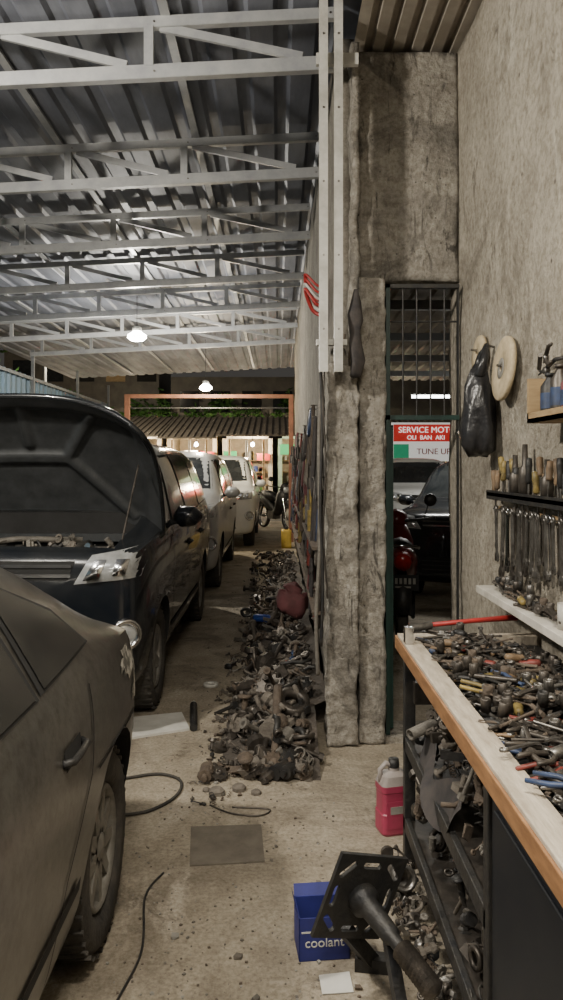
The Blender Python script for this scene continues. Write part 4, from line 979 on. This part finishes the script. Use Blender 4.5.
# ------------------------------------------------------------ right wall fittings
b=MB(); b.box((.85,.7,.955),(.98,3.22,.985),m_whsh)
for y in (.9,1.7,2.5,3.1): b.bar((.97,y,.88),(.90,y,.95),.02,.02,m_whsh); b.box((.965,y-.01,.87),(.98,y+.01,.95),m_whsh)
b.build('wall_shelf_board',bevel=.003)
b=MB()
for k in range(190):
    y=R.uniform(.9,3.10); x=R.uniform(.885,.94); T=TR((x,y,.99+R.random()*.03),(R.uniform(-.1,.1),R.uniform(-.1,.1),R.choice((0,pi))+R.uniform(-.25,.25)))
    t=R.random()
    if t<.35: wrench(b,T@Matrix.Translation((0,-.08,0)),R.uniform(.12,.2),R.choice(sm))
    elif t<.55: socket(b,T,R.choice(sm))
    elif t<.65: screwdriver(b,T@Matrix.Rotation(pi/2,4,'X')@Matrix.Translation((0,0,-.08)),R.uniform(.13,.2),R.choice(hm))
    else: junk(b,(min(x,.93),y,1.01),R.uniform(.02,.035),sm)
b.lathe([(0,0),(.033,0),(.033,.08),(.031,.08),(.031,.004),(0,.004)],m_white,TR((.91,2.35,.986)),n=18)
b.build('shelf_tools')
b=MB(); T=TR((.96,3.19,1.91),(0,-pi/2+.10,0)); b.lathe([(.014,-.012),(.132,-.012),(.138,-.006),(.138,.006),(.132,.012),(.014,.012)],m_disc,T,n=40,closed=True)
b.lathe([(.014,.012),(.045,.0125),(.045,.014),(.014,.014)],m_label,T,n=24,closed=True); b.cyl((.99,3.19,1.915),(.93,3.19,1.925),.006,m_steel); b.build('grinding_disc')
b=MB(); T=TR((.96,3.58,2.03),(0,-pi/2+.1,0)); b.lathe([(.012,-.012),(.085,-.012),(.09,0),(.085,.012),(.012,.012)],m_disc,T,n=32,closed=True); b.cyl((.99,3.58,2.04),(.92,3.58,2.05),.006,m_steel); b.build('grinding_disc')
b=MB(); T=TR((.915,3.42,0))
b.lathe([(0,1.54),(.05,1.545),(.075,1.58),(.078,1.66),(.076,1.76),(.066,1.85),(.05,1.90),(.035,1.94),(0,1.945)],m_bag,T,n=32)
b.v=[v+Vector((noise.noise(v*14)*.018,noise.noise(v*14+Vector((9,0,0)))*.035,noise.noise(v*8)*.02))+Vector((0,1,0))*math.sin(v.z*14+math.atan2(v.y-3.42,v.x-.915)*5)*.006+noise.noise_vector(v*32)*.014 for v in b.v]
for sgn in (-1,1):
    b.tube(smooth_path([(.91,3.42+.03*sgn,1.90),(.93,3.42+.045*sgn,1.98),(.955,3.43,2.05)],5),[.018]*4+[.013]*4+[.009]*3,m_bag,n=6,sx=1.4)
b.cyl((.99,3.43,2.04),(.945,3.43,2.05),.005,m_steel); b.build('black_plastic_bag')
b=MB(); b.box((.87,2.10,1.645),(.98,2.62,1.66),m_wood); b.box((.87,2.605,1.645),(.98,2.62,1.80),m_wood); b.box((.87,2.10,1.645),(.88,2.62,1.68),m_wood); b.box((.97,2.10,1.66),(.98,2.62,1.82),m_wood); b.box((.87,2.10,1.645),(.98,2.115,1.80),m_wood)
b.build('wooden_wall_box')
b=MB()
for (x,y,m,h) in ((.92,2.54,m_black,.15),(.925,2.46,m_oily,.17),(.925,2.37,m_maroon,.14),(.925,2.27,m_hblue,.15)):
    b.lathe([(0,0),(.028,0),(.030,.01),(.030,h*.7),(.012,h*.88),(.012,h*.93),(.016,h*.93),(.016,h),(0,h)],m,TR((x,y,1.661)),n=16); b.lathe([(.0305,h*.2),(.0305,h*.55)],m_hblue,TR((x,y,1.661)),n=16)
b.build('chemical_bottles')
b=MB(); pliers(b,TR((.965,2.70,1.84),(0,pi/2,.2)),m_black); pliers(b,TR((.95,2.66,1.88),(.4,pi/2,.2)),m_oily)
b.cyl((.975,2.80,1.86),(.93,2.66,1.89),.008,m_oily); b.build('wall_pliers')
b=MB(); b.box((.93,2.05,1.365),(.98,3.35,1.38),m_black); b.box((.93,2.05,1.35),(.935,3.35,1.39),m_black)
for k in range(23):
    y=3.31-.052*k+R.uniform(-.012,.012); screwdriver(b,TR((.955,y,1.49+R.uniform(-.03,.05)),(pi+R.uniform(-.12,.12),R.uniform(-.1,.1),0)),R.uniform(.15,.24),R.choice([m_black,m_hyel,m_black,m_black,m_hbrn,m_oily,m_black,m_hbrn]))
for (y,h) in ((3.02,.16),(2.9,.2),(2.66,.14)):
    b.lathe([(0,0),(.022,0),(.024,h*.5),(.012,h*.6),(.010,h),(0,h)],m_oily,TR((.955,y,1.38)),n=12)
b.build('screwdriver_rack')
b=MB(); b.box((.968,2.0,1.30),(.98,3.32,1.32),m_wood)
for k in range(34):
    y=3.28-.037*k; L_=R.uniform(.17,.30)
    b.cyl((.978,y,1.305),(.94,y,1.31),.003,m_steel,n=6)
    wrench(b,Matrix.Translation((.955-.008*(k%2),y,1.31-L_*.94))@Matrix.Rotation(R.uniform(-.12,.12),4,'X')@Matrix(((0,0,1,0),(1,0,0,0),(0,1,0,0),(0,0,0,1))),L_,R.choice([m_steel,m_steel,m_chrome,m_oily]))
b.build('hanging_wrench_set')

# ------------------------------------------------------------ world + camera
w=bpy.data.worlds.new('night'); SC.world=w; w.use_nodes=True
bg=w.node_tree.nodes['Background']; bg.inputs[0].default_value=(.60,.56,.51,1); bg.inputs[1].default_value=.085
cam=bpy.data.cameras.new('camera'); co=bpy.data.objects.new('camera',cam); SC.collection.objects.link(co)
co.location=(0,0,1.5); co.rotation_euler=(pi/2,0,0); cam.sensor_fit='VERTICAL'; cam.sensor_height=36; cam.lens=27
cam.shift_y=-.035; cam.shift_x=.0035; cam.clip_end=200; cam.clip_start=.05
SC.camera=co
